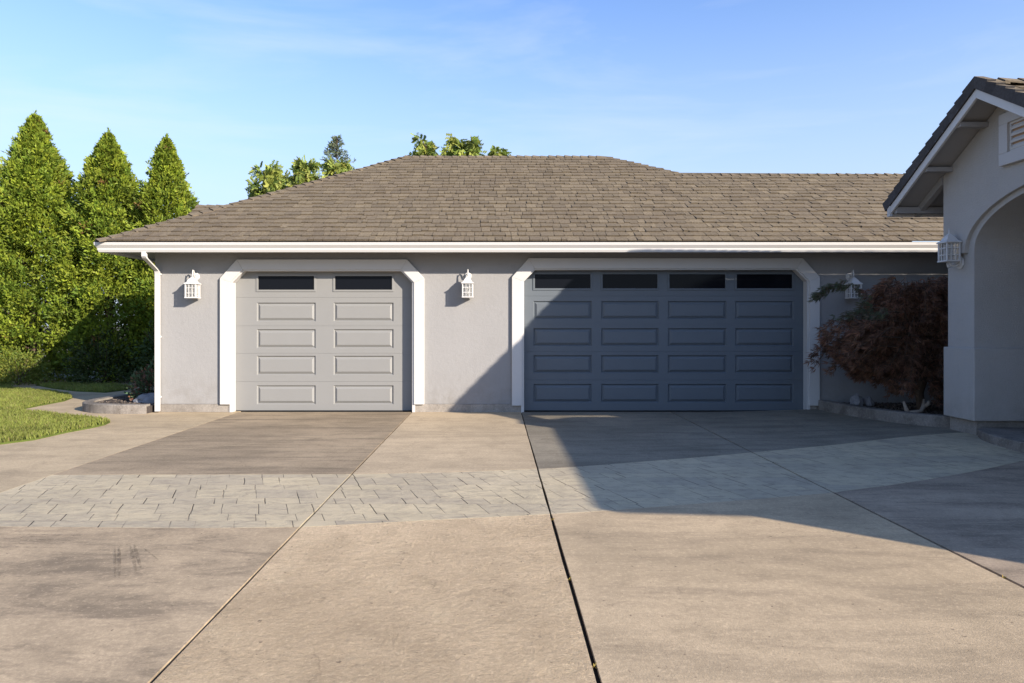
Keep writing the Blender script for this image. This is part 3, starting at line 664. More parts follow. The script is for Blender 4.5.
# ------------------------------------------------------------------ lanterns
def make_lantern(below):
    L = thing('wall_lantern', '', 'lamp', (0, 0, 0), 'white coach lanterns on the house walls')
    s = 0.085; by = -0.155 if not below else -0.16
    z1, z0 = (-0.135, -0.365) if not below else (0.275, 0.03)
    pl = MB(); n = 8; r = 0.062 if not below else 0.078
    pl.prism([(math.cos((k + .5) * math.pi / 4) * r, math.sin((k + .5) * math.pi / 4) * r * 1.15) for k in range(n)], 'y', -0.022, -0.001)
    pl.prism([(math.cos((k + .5) * math.pi / 4) * r * .6, math.sin((k + .5) * math.pi / 4) * r * .7) for k in range(n)], 'y', -0.04, -0.022)
    pl.build('backplate', M['lamp_white'], L, bevel=.004)
    am = MB()
    if not below:
        am.tube([(0, -.03, 0), (0, -.07, -.02), (0, -.09, .02), (0, -.10, .07), (0, -.12, .10), (0, -.145, .085), (0, by, .04), (0, by, -.02)], .011, 8)
        am.tube([(0, -.09, -.01), (0, -.075, .03), (0, -.05, .045), (0, -.035, .03), (0, -.045, .015)], .008, 6)
        fi = MB(); fi.tube([(0, by, -.03), (0, by, .06), (0, by, .11)], [.014, .010, .004], 8)
    else:
        am.tube([(0, -.03, -.01), (0, -.06, -.04), (0, -.10, -.05), (0, -.14, -.03), (0, by, .0), (0, by, .04)], .012, 8)
        am.tube([(0, by, .03), (0, by - .03, -.01), (0, by - .02, -.06), (0, by + .02, -.07), (0, by + .03, -.04), (0, by + .01, -.03)], .008, 6)
        fi = MB(); fi.tube([(0, by, .37), (0, by, .41), (0, by, .47)], [.014, .009, .004], 8)
    am.build('arm', M['lamp_white'], L, smooth=True); fi.build('finial', M['lamp_white'], L, smooth=True)
    ro = MB(); zr = z1
    pr = [(s + .022, zr - .008), (s + .022, zr + .006), (s * .86, zr + .03), (s * .62, zr + .07), (s * .36, zr + .10), (.016, zr + .118)]
    for (a, za), (b, zb) in zip(pr, pr[1:]):
        for k in range(4):
            c0 = [(-1, -1), (1, -1), (1, 1), (-1, 1)][k]; c1_ = [(1, -1), (1, 1), (-1, 1), (-1, -1)][k]
            ro.quad((c0[0] * a, by + c0[1] * a, za), (c1_[0] * a, by + c1_[1] * a, za), (c1_[0] * b, by + c1_[1] * b, zb), (c0[0] * b, by + c0[1] * b, zb))
    a = pr[0][0]; ro.quad((-a, by - a, pr[0][1]), (-a, by + a, pr[0][1]), (a, by + a, pr[0][1]), (a, by - a, pr[0][1]))
    a = pr[-1][0]; ro.quad((-a, by - a, pr[-1][1]), (a, by - a, pr[-1][1]), (a, by + a, pr[-1][1]), (-a, by + a, pr[-1][1]))
    ro.build('roof_cap', M['lamp_white'], L)
    cg = MB(); t = .009
    for sx in (-1, 1):
        for sy in (-1, 1): cg.box(sx * s - t, sx * s + t, by + sy * s - t, by + sy * s + t, z0, z1)
    cg.box(-s - .014, s + .014, by - s - .014, by + s + .014, z0 - .018, z0)
    h = z1 - z0
    for f in (-1, 1):
        for q in (-.333, .333):
            cg.box(q * s - .005, q * s + .005, by + f * s - .005, by + f * s + .005, z0, z1); cg.box(f * s - .005, f * s + .005, by + q * s - .005, by + q * s + .005, z0, z1)
        for zz in (.30, .68):
            cg.box(-s + t, s - t, by + f * s - .0045, by + f * s + .0045, z0 + h * zz - .005, z0 + h * zz + .005); cg.box(f * s - .0045, f * s + .0045, by - s + t, by + s - t, z0 + h * zz - .005, z0 + h * zz + .005)
    cg.build('cage', M['lamp_white'], L)
    gl = MB(); e = s - .010; gl.box(-e, e, by - e, by + e, z0 + .003, z1 - .003); gl.build('glass', M['lamp_glass'], L)
    bb = MB(); bb.tube([(0, by, z0 + .004), (0, by, z0 + .07), (0, by, z0 + .075), (0, by, z0 + .10), (0, by, z0 + .13), (0, by, z0 + .165)], [.014, .014, .012, .022, .019, .002], 8); bb.build('bulb', M['bulb'], L, smooth=True)
    return L
def copy_thing(o):
    c = o.copy(); C.objects.link(c)
    for ch in list(o.children):
        d = ch.copy(); C.objects.link(d); d.parent = c
    return c
l1 = make_lantern(False); l1.location = (-5.235, D, 2.365); l1['label'] = 'white square wall lantern between the downspout and the single garage door'
l2 = copy_thing(l1); l2.location = (-0.487, D, 2.375); l2['label'] = 'white square wall lantern on the sunlit pier between the two garage doors'
l3 = copy_thing(l1); l3.location = (6.17, D, 2.36); l3['label'] = 'white square wall lantern half hidden behind the red maple leaves'
l4 = make_lantern(True); l4.location = (6.35, 9.33, 2.37); l4.rotation_euler = (0, 0, R(-90)); l4['label'] = 'large white lantern on the arched entry pier, in shade at the right'

# ------------------------------------------------------------------ house: entry wing with arch, and the body beside the driveway
house = thing('house', 'grey stucco house with gabled arched entry porch at the right of the driveway', 'house', (6.3, 8.4, 0))
AY = 8.395; WP = 0.618
def fb(y): return 4.31 - WP * abs(y - AY)      # underside of the rake boards
YF, YN = 9.615, 5.62; ARC = 7.57; SZ = 2.52
def arch(Aa, Bb, n=28, c=ARC, zs=SZ): return [(c + Aa * math.cos(math.pi * k / n), zs + Bb * math.sin(math.pi * k / n)) for k in range(n + 1)]
def arch_wall(mb, x0, x1, far, nearY, Aa, Bb, zs, topf, zbot_far, zbot_near):
    pts = arch(Aa, Bb, 28, ARC, zs)
    for (ya, za), (yb, zb) in zip(pts, pts[1:]):
        ta, tb = topf(ya), topf(yb)
        mb.prism([(ya, za), (yb, zb), (yb, max(tb, zb + .02)), (ya, max(ta, za + .02))], 'x', x0, x1)
    mb.prism([(ARC + Aa, zbot_far), (far, zbot_far), (far, topf(far)), (ARC + Aa, topf(ARC + Aa))], 'x', x0, x1)
    mb.prism([(nearY, zbot_near), (ARC - Aa, zbot_near), (ARC - Aa, topf(ARC - Aa)), (nearY, topf(nearY))], 'x', x0, x1)
ga = MB()
arch_wall(ga, 6.30, 6.352, YF, YN, 1.62, 0.755, 2.49, lambda y: max(fb(y) + .06, 2.95), 2.49, 2.49)
# close the apex so the wall follows the rake exactly
ga.build('gable_wall', M['wing'], house)
lo = MB()
arch_wall(lo, 6.352, 6.60, 9.595, YN + .03, 1.50, 0.655, SZ, lambda y: max(fb(y) + .02, 2.95), 0.25, 0.25)
lo.build('arch_wall', M['wing'], house)
jm = MB()
jm.box(6.60, 9.0, 9.07, 9.595, 0.25, 3.55)
pts = [q for q in arch(1.50, 0.655, 28) if q[0] >= ARC - 1e-6]
for (ya, za), (yb, zb) in zip(pts, pts[1:]):
    jm.prism([(ya, za), (yb, zb), (yb, zb + .08), (ya, za + .08)], 'x', 6.60, 9.0)
jm.box(9.0, 9.2, 5.6, 9.595, 0.0, 3.5)
jm.box(6.60, 9.0, 6.2, ARC, 3.176, 3.25)
jm.build('porch_wall', M['wing'], house)
bs = MB(); bs.box(6.30, 9.0, 9.0, 9.62, 0.25, 1.215); bs.build('pier_base', M['wing'], house, bevel=.012)
bs = MB(); bs.box(6.30, 6.65, YN - .02, 6.10, 0.25, 1.215); bs.build('pier_base', M['wing'], house, bevel=.012)
pf = MB(); pf.box(6.365, 9.0, 9.05, 9.58, -.04, .25); pf.build('pier_footing', M['plinth'], house, bevel=.006)
pf = MB(); pf.box(6.365, 6.6, YN + .02, 6.06, -.04, .25); pf.build('pier_footing', M['plinth'], house, bevel=.006)
# far side wall of the wing toward the garage, and the nook's end wall
sw = MB(); sw.box(6.62, 12.0, 9.42, 9.595, 3.5, 3.56); sw.box(9.0, 9.2, 9.595, D - .002, 0.0, 2.9); sw.build('nook_wall', M['wing'], house)
# rake boards, soffit, lookouts
XFc = 5.90; XB = 12.5; YEf, YEn = 10.28, 6.51
fa = MB()
for y in (YEf, YEn):
    fa.prism([(AY, fb(AY)), (y, fb(y)), (y, fb(y) + .115), (AY, fb(AY) + .115)], 'x', XFc, XFc + .035)
for y, s in ((YEf, -1), (YEn, 1)):
    fa.box(XFc + .036, XB, min(y, y + s * .03), max(y, y + s * .03), fb(y) - .0, fb(y) + .115)
    fa.box(XFc - .012, XFc + .034, y - s * .005 - (.07 if s < 0 else 0), y - s * .005 + (.07 if s > 0 else 0), fb(y) - .0, fb(y) + .155)
fa.build('rake_board', M['trim'], house, bevel=.004)
sf = MB()
for y in (YEf, YEn):
    sf.prism([(AY, fb(AY) + .075), (y, fb(y) + .075), (y, fb(y) + .09), (AY, fb(AY) + .09)], 'x', XFc + .036, XB)
sf.build('eave_soffit', M['soffit'], house)
for yl in (8.78, 9.46):
    lk = MB(); zt = fb(yl) + .07
    lk.box(XFc + .037, 6.299, yl - .05, yl + .05, zt - .085, zt - .022); lk.build('lookout', M['soffit'], house, bevel=.004)
rf = MB(); rf.prism([(9.63, fb(9.63) + .07), (YEf - .035, fb(YEf - .035) + .07), (YEf - .035, fb(YEf - .035) - .03), (9.63, fb(9.63) - .05)], 'x', 6.28, 6.36); rf.build('eave_rafter', M['soffit'], house)
sb = MB(); sb.box(XFc + .04, 6.9, YEf - .16, YEf - .10, fb(YEf - .1) - .03, fb(YEf - .1) + .06); sb.build('eave_board', M['soffit'], house)
# wing roof
rz = lambda y: 4.47 - WP * abs(y - AY)
wd_ = MB()
for y in (YEf + .03, YEn - .03):
    wd_.prism([(AY, rz(AY)), (y, rz(y)), (y, rz(y) - .03), (AY, rz(AY) - .03)], 'x', XFc + .01, XB)
wroof = wd_.build('entry_roof', M['deck'], house)
ws = MB(); cw, sw_ = math.cos(math.atan(WP)), math.sin(math.atan(WP)); ln = (AY - YEn + .05) / cw
shingles(ws, (XFc + .02, YEn - .05, rz(YEn - .05)), (1, 0, 0), (0, cw, sw_), (0, -sw_, cw), ln, lambda v: (0, XB - XFc - .03), .225, rng, (.014, .03))
shingles(ws, (XB, YEf + .05, rz(YEf + .05)), (-1, 0, 0), (0, -cw, sw_), (0, sw_, cw), ln, lambda v: (0, XB - XFc - .03), .225, rng, (.014, .03))
caps(ws, (XFc + .05, AY, rz(AY)), (XB, AY, rz(AY)), (0, -cw, -sw_), (0, cw, -sw_), .24, .14, .069, rng)
ws.build('entry_shingles', M['shingle'], wroof, recalc=False)
rk = MB()
for s in (-1, 1):
    n = 13; L_ = (YEf - AY + .04) / cw
    for k in range(n):
        s0 = L_ * (n - k) / n; s1 = L_ * (n - k - 1) / n + .001      # laid from the eave upwards
        dvec = Vector((0, s * cw, -sw_)); nv_ = Vector((0, s * sw_, cw)); O = Vector((XFc - .022, AY, fb(AY) + .118))
        t0, t1 = .146, .122; kk = rng.uniform(.8, 1.2)
        a0, a1 = O + dvec * s0, O + dvec * s1
        tp1 = a1 + nv_ * t1
        if k == n - 1: a1 = O; tp1 = O + Vector((0, 0, .150))
        col = (.075 * kk, .072 * kk, .072 * kk); top_c = roof_tone(rng); wx = Vector((.11, 0, 0))  # sides darker than the tops: shade away from the sun, painted in
        rk.quad(a0, a0 + nv_ * t0, tp1, a1, col=col)
        rk.quad(a0 + nv_ * t0, a0 + nv_ * t0 + wx, tp1 + wx, tp1, col=top_c)
        rk.quad(a0, a0 + wx, a0 + wx + nv_ * t0, a0 + nv_ * t0, col=col); rk.quad(a0, a1, a1 + wx, a0 + wx, col=col)
rk.build('rake_shingles', M['cap_shaded'], wroof, recalc=False)
# gable vent
vy0, vy1, vz0, vz1 = 7.50, 8.476, 3.483, 4.12; iy0, iy1, iz0, iz1 = 7.64, 8.335, 3.63, 3.99
vf = MB(); xv0, xv1 = 6.235, 6.31
vf.box(xv0, xv1, vy0, vy1, vz0, iz0); vf.box(xv0, xv1, vy0, vy1, iz1, vz1); vf.box(xv0, xv1, vy0, iy0, iz0, iz1); vf.box(xv0, xv1, iy1, vy1, iz0, iz1)
vent = vf.build('gable_vent', M['soffit_light'], house, bevel=.006)
vb = MB(); vb.box(6.293, 6.298, iy0, iy1, iz0, iz1); vb.build('vent_screen', M['vent_back'], vent)
fr2 = MB(); q = .022
fr2.box(6.268, 6.292, iy0, iy1, iz0, iz0 + q); fr2.box(6.268, 6.292, iy0, iy1, iz1 - q, iz1); fr2.box(6.268, 6.292, iy0, iy0 + q, iz0 + q, iz1 - q); fr2.box(6.268, 6.292, iy1 - q, iy1, iz0 + q, iz1 - q)
for k in range(4):
    z = iz0 + .06 + k * .080
    fr2.obox((6.264, iy0 + q, z - .012), (0, iy1 - iy0 - 2 * q, 0), (.027, 0, .036), (.006, 0, -.022))
fr2.build('louvre', M['trim'], vent)
# body of the house, to the right of the driveway and beyond the picture's edge
EV = [(6.37, 6.42), (6.37, 1.12), (8.05, 0.95), (10.25, -0.72), (17, -0.72), (17, 6.42)]
cx_, cy_ = 11.6, 3.2
INN = [(cx_ + (x - cx_) * .36, cy_ + (y - cy_) * .36) for x, y in EV]; WL = [(cx_ + (x - cx_) * .90, cy_ + (y - cy_) * .84) for x, y in EV]
hb = MB(); hb.prism(WL, 'z', -.04, 2.70); hb.build('house_wall', M['wing'], house)
hr = MB(); n = len(EV)
for k in range(n):
    a, b = EV[k], EV[(k + 1) % n]; c, d = INN[(k + 1) % n], INN[k]
    hr.quad((a[0], a[1], 2.75), (b[0], b[1], 2.75), (c[0], c[1], 4.2), (d[0], d[1], 4.2), col=(.14, .11, .088)); hr.quad((a[0], a[1], 2.66), (b[0], b[1], 2.66), (b[0], b[1], 2.75), (a[0], a[1], 2.75), col=(.3, .29, .28))
hr.quad(*[(x, y, 4.2) for x, y in INN], col=(.14, .11, .088)); hr.quad(*[(x, y, 2.66) for x, y in EV], col=(.3, .29, .28))
hr.build('house_roof', M['shingle'], house)
# porch step
st = MB(); stp = [(9.0, 9.04), (6.42, 9.04), (6.30, 8.93), (6.19, 8.72), (6.12, 8.45), (6.09, 8.15), (6.09, 7.6), (6.12, 7.1), (6.2, 6.7), (6.36, 6.3), (9.0, 6.3)]
st.prism(stp, 'z', -.04, .165); step = st.build('entry_step', M['curb'], None, bevel=.015)
tag(step, 'curved grey concrete step at the foot of the arched entry pier', 'step')

# ------------------------------------------------------------------ planting beds
def curb(pts, wid, h, label, zoff=None):
    mb = MB(); P = [Vector(p) for p in pts]; out = []; inn = []
    for k, p in enumerate(P):
        t = (P[min(k + 1, len(P) - 1)] - P[max(k - 1, 0)]).normalized(); nn = Vector((-t.y, t.x)); out.append(p); inn.append(p + nn * wid)
    for k in range(len(P) - 1):
        z0 = -.04; a, b, c, d = out[k], out[k + 1], inn[k + 1], inn[k]
        za, zb = gz(a.x, a.y) + h, gz(b.x, b.y) + h; e = .012; ao, bo = a.lerp(d, e / wid), b.lerp(c, e / wid)
        mb.quad((a.x, a.y, z0), (b.x, b.y, z0), (b.x, b.y, zb - e), (a.x, a.y, za - e)); mb.quad((a.x, a.y, za - e), (b.x, b.y, zb - e), (bo.x, bo.y, zb), (ao.x, ao.y, za))
        mb.quad((ao.x, ao.y, za), (bo.x, bo.y, zb), (c.x, c.y, zb), (d.x, d.y, za)); mb.quad((d.x, d.y, za), (c.x, c.y, zb), (c.x, c.y, z0), (d.x, d.y, z0))
    for k in (0, -1):
        a, d = out[k], inn[k]; z = gz(a.x, a.y) + h; mb.quad((a.x, a.y, -.04), (d.x, d.y, -.04), (d.x, d.y, z), (a.x, a.y, z))
    o = mb.build('planter_curb', M['curb']); return tag(o, label, 'curb')
def smooth_line(pts, n=6):
    out = []; P = [Vector(p) for p in pts]
    for k in range(len(P) - 1):
        p0, p1, p2, p3 = P[max(k - 1, 0)], P[k], P[k + 1], P[min(k + 2, len(P) - 1)]
        for j in range(n):
            t = j / n; out.append(0.5 * ((2 * p1) + (p2 - p0) * t + (2 * p0 - 5 * p1 + 4 * p2 - p3) * t * t + (3 * p1 - p0 - 3 * p2 + p3) * t ** 3))
    out.append(P[-1]); return [(p.x, p.y) for p in out]
lc = smooth_line([(-7.2, 15.0), (-7.35, 13.6), (-7.46, 12.7), (-7.36, 12.15), (-7.02, 11.82), (-6.5, 11.67), (-5.99, 11.68)])
curb(lc, .17, .155, 'low curved concrete curb round the bed at the left corner of the garage')
rc = smooth_line([(5.60, D - .08), (5.66, 11.3), (5.78, 10.75), (5.98, 10.2), (6.22, 9.85), (6.5, 9.62)])
curb(rc, .16, .165, 'dark shaded concrete curb round the red maple bed')
b1 = MB(); b1.prism([(x + .05 if x < -6 else x, y + .03) for x, y in lc] + [(-5.97, 15.0)], 'z', -.03, .12); struct(b1.build('bed_soil', M['soil']))
b2 = MB(); b2.prism([(x + .06, y) for x, y in rc] + [(9.0, 9.6), (9.0, D - .02)], 'z', -.03, .17); struct(b2.build('bed_soil', M['soil']))
# bark chips and gravel
ch = MB(); rr = random.Random(21)
for k in range(2600):
    if k < 1700: x, y, z = rr.uniform(5.75, 8.4), rr.uniform(9.8, 11.85), .172; ok = x > interp([(9.8, 6.35), (10.2, 6.08), (10.75, 5.9), (11.3, 5.8), (12, 5.75)], y)
    else: x, y, z = rr.uniform(-7.25, -6.0), rr.uniform(11.85, 14.5), .122; ok = x > interp([(11.8, -6.8), (12.2, -7.15), (13, -7.2), (15, -7.0)], y)
    if not ok: continue
    a = rr.uniform(0, 6.28); l, wd2, h = rr.uniform(.015, .04), rr.uniform(.01, .02), rr.uniform(.006, .016); u = Vector((math.cos(a), math.sin(a), rr.uniform(-.3, .3))) * l; v_ = Vector((-math.sin(a), math.cos(a), 0)) * wd2
    kk = rr.uniform(.5, 1.5); ch.obox((x, y, z - .002), u, v_, (0, 0, h), col=(.11 * kk, .09 * kk, .075 * kk))
stuff(ch.build('bark_chips', attr_mat('bark_chip', .9, .1), recalc=False))
def rock(loc, sz_, label, seed):
    bm = bmesh.new(); bmesh.ops.create_icosphere(bm, subdivisions=3, radius=1)
    for v in bm.verts:
        d = 1 + .28 * noise.noise(v.co * 1.4 + Vector((seed, 0, 0))) + .12 * noise.noise(v.co * 3.6 + Vector((0, seed, 0)))
        v.co = Vector((v.co.x * d * sz_[0], v.co.y * d * sz_[1], v.co.z * d * sz_[2]))
    me = bpy.data.meshes.new('rock'); bm.to_mesh(me); bm.free(); me.materials.append(M['rock']); o = bpy.data.objects.new('rock', me); C.objects.link(o); o.location = loc
    return tag(o, label, 'rock')
rock((5.98, 11.33, .25), (.10, .09, .12), 'grey rock by the curb near the double door, left of a pair', 1.0)
rock((6.20, 11.38, .235), (.08, .09, .10), 'smaller grey rock just right of its twin in the maple bed', 2.7)
rock((-6.27, 12.4, .16), (.26, .2, .13), 'pale flat rock under the small shrub beside the downspout', 5.2)
dw = MB(); dw.tube([(6.25, 10.35, .18), (6.22, 10.36, .25), (6.19, 10.37, .36)], [.035, .03, .018], 7); dw.tube([(6.24, 10.35, .19), (6.33, 10.33, .20), (6.44, 10.36, .21), (6.5, 10.38, .28), (6.53, 10.42, .39)], [.03, .034, .03, .035, .015], 7)
dw.tube([(6.5, 10.38, .27), (6.56, 10.35, .33), (6.55, 10.33, .38)], [.028, .03, .012], 6)
tag(dw.build('driftwood', M['driftwood'], smooth=True), 'gnarled piece of weathered driftwood under the red maple', 'driftwood')

# ------------------------------------------------------------------ foliage
def leaf_quad(mb, p, d, n_, l, w_, col):
    s = d.cross(n_)
    if s.length < 1e-4: return
    s.normalize(); mb.quad(p - s * w_ * .25, p + d * l * .5 - s * w_ * .5, p + d * l, p + d * l * .5 + s * w_ * .5, col=col)
def rvec(r):
    while True:
        v = Vector((r.uniform(-1, 1), r.uniform(-1, 1), r.uniform(-1, 1)))
        if .05 < v.length < 1: return v.normalized()
def arborvitae(H, Rr, k_top, seed, clumps):
    """pointed column: the half width grows with the depth below the tip; foliage gathered in upswept clumps"""
    r = random.Random(seed); mb = MB()
    def width(d, a):
        w_ = Rr * (1 - math.exp(-d * k_top / Rr)) * (1 - .35 * math.exp(-(H - d) * 1.6))
        return w_ * (1 + .16 * noise.noise(Vector((math.cos(a) * 1.6, math.sin(a) * 1.6, d * .9 + seed * 7))))
    for k in range(clumps):
        d = H * (1 - (1 - r.random()) ** .78) if k > 16 else .9 * r.random() ** 1.6
        a = r.uniform(0, 6.283); inner = r.random() < .30
        rad = width(d, a) * (r.uniform(.25, .75) if inner else r.uniform(.84, 1.05))
        c = Vector((math.cos(a) * rad, math.sin(a) * rad, H - d + .02))
        if not inner and d > .5:
            nv_ = noise.noise(c * 1.9 + Vector((seed * 5, 0, 0)))
            if nv_ < -.08: c.x *= .74; c.y *= .74
            elif nv_ > .22: c.x *= 1.12; c.y *= 1.12
        o = Vector((math.cos(a), math.sin(a), r.uniform(.5, 1.3))).normalized()
        cr_ = r.uniform(.12, .27) * min(1, .22 + d * .30)
        tone = r.uniform(.62, 1.28) * (1 + .25 * noise.noise(Vector((c.x, c.y, c.z)) * .8 + Vector((seed, 0, 0)))); yel = r.uniform(0, 1)
        base = (lerp(.115, .27, yel) * tone, lerp(.18, .32, yel) * tone, lerp(.024, .032, yel) * tone)
        if r.random() < .008: base = (.22, .13, .05)
        m_ = int(46 * (.5 + cr_ * 2.5))
        for q in range(m_):
            v = rvec(r); p = c + v * cr_ * r.uniform(.45, 1.0) + o * cr_ * .2
            dd = (v * .55 + o * r.uniform(.2, .9) + rvec(r) * .55).normalized()
            leaf_quad(mb, p, dd, rvec(r), r.uniform(.07, .135), r.uniform(.032, .058), vary(base, .15))
    for q in range(46):                          # the leader at the tip
        f = r.random(); leaf_quad(mb, Vector((r.uniform(-.05, .05) * (1 - f), r.uniform(-.05, .05) * (1 - f), H - .1 + .3 * f)), (Vector((0, 0, 1)) + rvec(r) * .6).normalized(), rvec(r), .1, .03, vary((.17, .23, .03), .2))
    for k in range(int(clumps * .28)):
        d = H * (1 - (1 - r.random()) ** .8); a = r.uniform(0, 6.283); rad = width(d, a) * .92
        p0 = Vector((math.cos(a) * rad, math.sin(a) * rad, H - d)); o = Vector((math.cos(a), math.sin(a), r.uniform(.5, 2.2))).normalized()
        ln_ = r.uniform(.22, .50) * min(1, .3 + d * .3); tone = r.uniform(.7, 1.3); yel = r.random(); n_ = rvec(r)
        base = (lerp(.13, .29, yel) * tone, lerp(.20, .34, yel) * tone, lerp(.024, .034, yel) * tone); sd_ = o.cross(n_).normalized()
        for q in range(22):                      # a flat fan of scale leaves
            f = r.random(); p = p0 + o * ln_ * f + sd_ * r.uniform(-1, 1) * .09 * (1 - f * .6)
            leaf_quad(mb, p, (o + sd_ * r.uniform(-.8, .8) + rvec(r) * .25).normalized(), (n_ + rvec(r) * .4).normalized(), r.uniform(.06, .12), r.uniform(.025, .045), vary(base, .15))
    tr = MB(); tr.tube([(0, 0, -.05), (.02, 0, H * .3), (0, .02, H * .6), (0, 0, H * .9)], [.14, .11, .07, .015], 8)
    for k in range(26):
        a = r.uniform(0, 6.28); z = r.uniform(.2, H * .75); l = Rr * .75 * (1 - z / H); tr.tube([(0, 0, z), (math.cos(a) * l * .5, math.sin(a) * l * .5, z + .2 * l), (math.cos(a) * l, math.sin(a) * l, z + .6 * l)], [.035, .022, .008], 5)
    return mb, tr
TREES = [  # x, y, height, radius, widening below the tip, seed, label
    (-12.75, 18.9, 7.22, 1.60, .54, 1, 'tallest arborvitae in the hedge row, bright green pointed cone near left edge'),
    (-10.72, 18.9, 6.72, 1.45, .53, 2, 'middle pointed arborvitae of the hedge row, between the tallest and the one nearest the garage'),
    (-9.12, 18.9, 6.58, 1.18, .45, 3, 'slim arborvitae at the right end of the hedge row beside the garage roof'),
    (-14.7, 19.1, 6.35, 1.5, .6, 4, 'arborvitae cut by the left edge of the picture'),
]
for x, y, h, r_, kt, sd, lab in TREES:
    cr, tr = arborvitae(h, r_, kt, sd, int(170 * r_ * h))
    t = thing('arborvitae_tree', lab, 'tree', (x, y, 0), 'arborvitae hedge row')
    tr.build('trunk', M['bark'], t, offset=(0, 0, 0)); cr.build('crown', M['leaf'], t, offset=(0, 0, 0), recalc=False)

def shrub(name, label, loc, rad, hgt, cols, n, seed, leaf=(.05, .1), cat='shrub'):
    r = random.Random(seed); t = thing(name, label, cat, loc); mb = MB(); stx = MB()
    for k in range(n):
        v = rvec(r); v.z = abs(v.z); q = r.uniform(.45, 1.0) * (1 + .3 * noise.noise(v * 2.5 + Vector((seed, 0, 0))))
        p = Vector((v.x * rad * q, v.y * rad * q, .05 + v.z * hgt * q)); base = r.choice(cols)
        d = (v + rvec(r) * .8).normalized(); leaf_quad(mb, p, d, rvec(r), r.uniform(*leaf), r.uniform(*leaf) * .5, vary(base, .25))
    for k in range(9):
        a = r.uniform(0, 6.28); l = rad * .7; stx.tube([(0, 0, -.02), (math.cos(a) * l * .4, math.sin(a) * l * .4, hgt * .4), (math.cos(a) * l, math.sin(a) * l, hgt * .8)], [.014, .01, .004], 5)
    stx.build('stem', M['bark'], t, offset=(0, 0, 0)); mb.build('foliage', M['leaf'], t, offset=(0, 0, 0), recalc=False); return t
shrub('shrub', 'small dark leafy shrub behind the downspout in the curbed bed', (-6.4, 12.75, .1), .42, .62, [(.07, .11, .05), (.09, .12, .055), (.20, .11, .07), (.08, .13, .06)], 1500, 5)
shrub('shrub', 'low bright green bush at the foot of the hedge by the left edge', (-12.1, 17.3, 0), .75, .85, [(.13, .17, .03), (.16, .18, .03)], 3200, 6, (.05, .09))
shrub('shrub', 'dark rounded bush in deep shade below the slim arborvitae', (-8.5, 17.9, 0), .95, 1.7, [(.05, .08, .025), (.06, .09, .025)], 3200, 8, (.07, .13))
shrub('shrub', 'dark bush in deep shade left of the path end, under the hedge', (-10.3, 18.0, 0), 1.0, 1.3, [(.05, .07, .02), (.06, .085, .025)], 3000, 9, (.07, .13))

def leafy_tree(label, X, Y, H, rad, seed, group, cols, n_sprig=70, leaf=.17, start=.5):
    r = random.Random(seed); t = thing('broadleaf_tree', label, 'tree', (X, Y, 0), group); tr = MB(); cr = MB()
    tr.tube([(0, 0, -.06), (.05, .03, H * .35), (-.03, 0, H * .65), (0, 0, H * .93)], [.13, .10, .06, .012], 8)
    for k in range(n_sprig):
        z = H * (start + (1 - start) * (1 - (1 - k / n_sprig) ** 1.1) * .93); a = r.uniform(0, 6.283); l = rad * r.uniform(.35, 1) * (1.15 - .75 * (z / H - start) / (1 - start))
        e = Vector((math.cos(a) * l, math.sin(a) * l, z + l * r.uniform(.1, .9))); e.z = min(e.z, H); b = Vector((0, 0, z - .1)); m_ = b.lerp(e, .5) + Vector((0, 0, .08))
        tr.tube([b, m_, e], [.022, .014, .005], 5)
        for j in range(17):                      # compound leaves drooping from the sprig
            f = r.uniform(.35, 1.03); p = b.lerp(m_, f * 2) if f < .5 else m_.lerp(e, f * 2 - 1)
            d = (rvec(r) + Vector((math.cos(a), math.sin(a), 0)) * .6 + Vector((0, 0, r.uniform(-.7, .3)))).normalized(); base = vary(r.choice(cols), .2)
            rach = r.uniform(.16, .34); n_ = rvec(r); s = d.cross(n_).normalized() if d.cross(n_).length > .01 else Vector((1, 0, 0))
            for q in range(4):
                pp = p + d * rach * (q + 1) / 4 + Vector((0, 0, -.05 * q * .3))
                for sg in (-1, 1): leaf_quad(cr, pp, (d * .6 + s * sg + Vector((0, 0, -.35))).normalized(), n_, leaf * r.uniform(.7, 1.15), leaf * .42, base)
    tr.build('trunk', M['bark'], t, offset=(0, 0, 0)); cr.build('crown', M['leaf'], t, offset=(0, 0, 0), recalc=False); return t
TY = 26.0
def peek(px_, py_, Y=TY): return (px_ - 496) * Y / 683, 1.52 + (325 - py_) * Y / 683
LC = [(.24, .29, .06), (.31, .34, .075), (.18, .24, .05)]
for (pxx, pyy, rad, sd, lab) in (
    (266, 172, 1.15, 1, 'leafy tree top showing low above the left hip of the garage roof'),
    (303, 162, .95, 2, 'leafy green tree top above the hip, just left of the grey green conifer'),
    (325, 155, .9, 8, 'yellowish leafy tree top in front of the grey green conifer'),
    (424, 139, .8, 3, 'small leaf cluster peeking over the left end of the roof ridge'),
    (462, 135, 1.25, 4, 'widest leafy tree top above the middle of the roof ridge'),
    (246, 187, .60, 6, 'lowest and leftmost little tree top showing above the left hip of the roof'),
    (401, 150, .55, 7, 'low leafy shoot at the left end of the ridge, left of a small leaf cluster'),
    (445, 141, .80, 9, 'thin tree top behind the ridge, between the leaf cluster and the widest tree top'),
    (499, 143, .55, 5, 'single leafy shoot peeking over the ridge, rightmost of those tree tops')):
    x, h = peek(pxx, pyy); h += .30
    leafy_tree(lab, x, TY + sd * .25, h, rad, 40 + sd, 'tree tops behind the garage roof', LC, 54 if rad > .6 else 36, .18, .55)
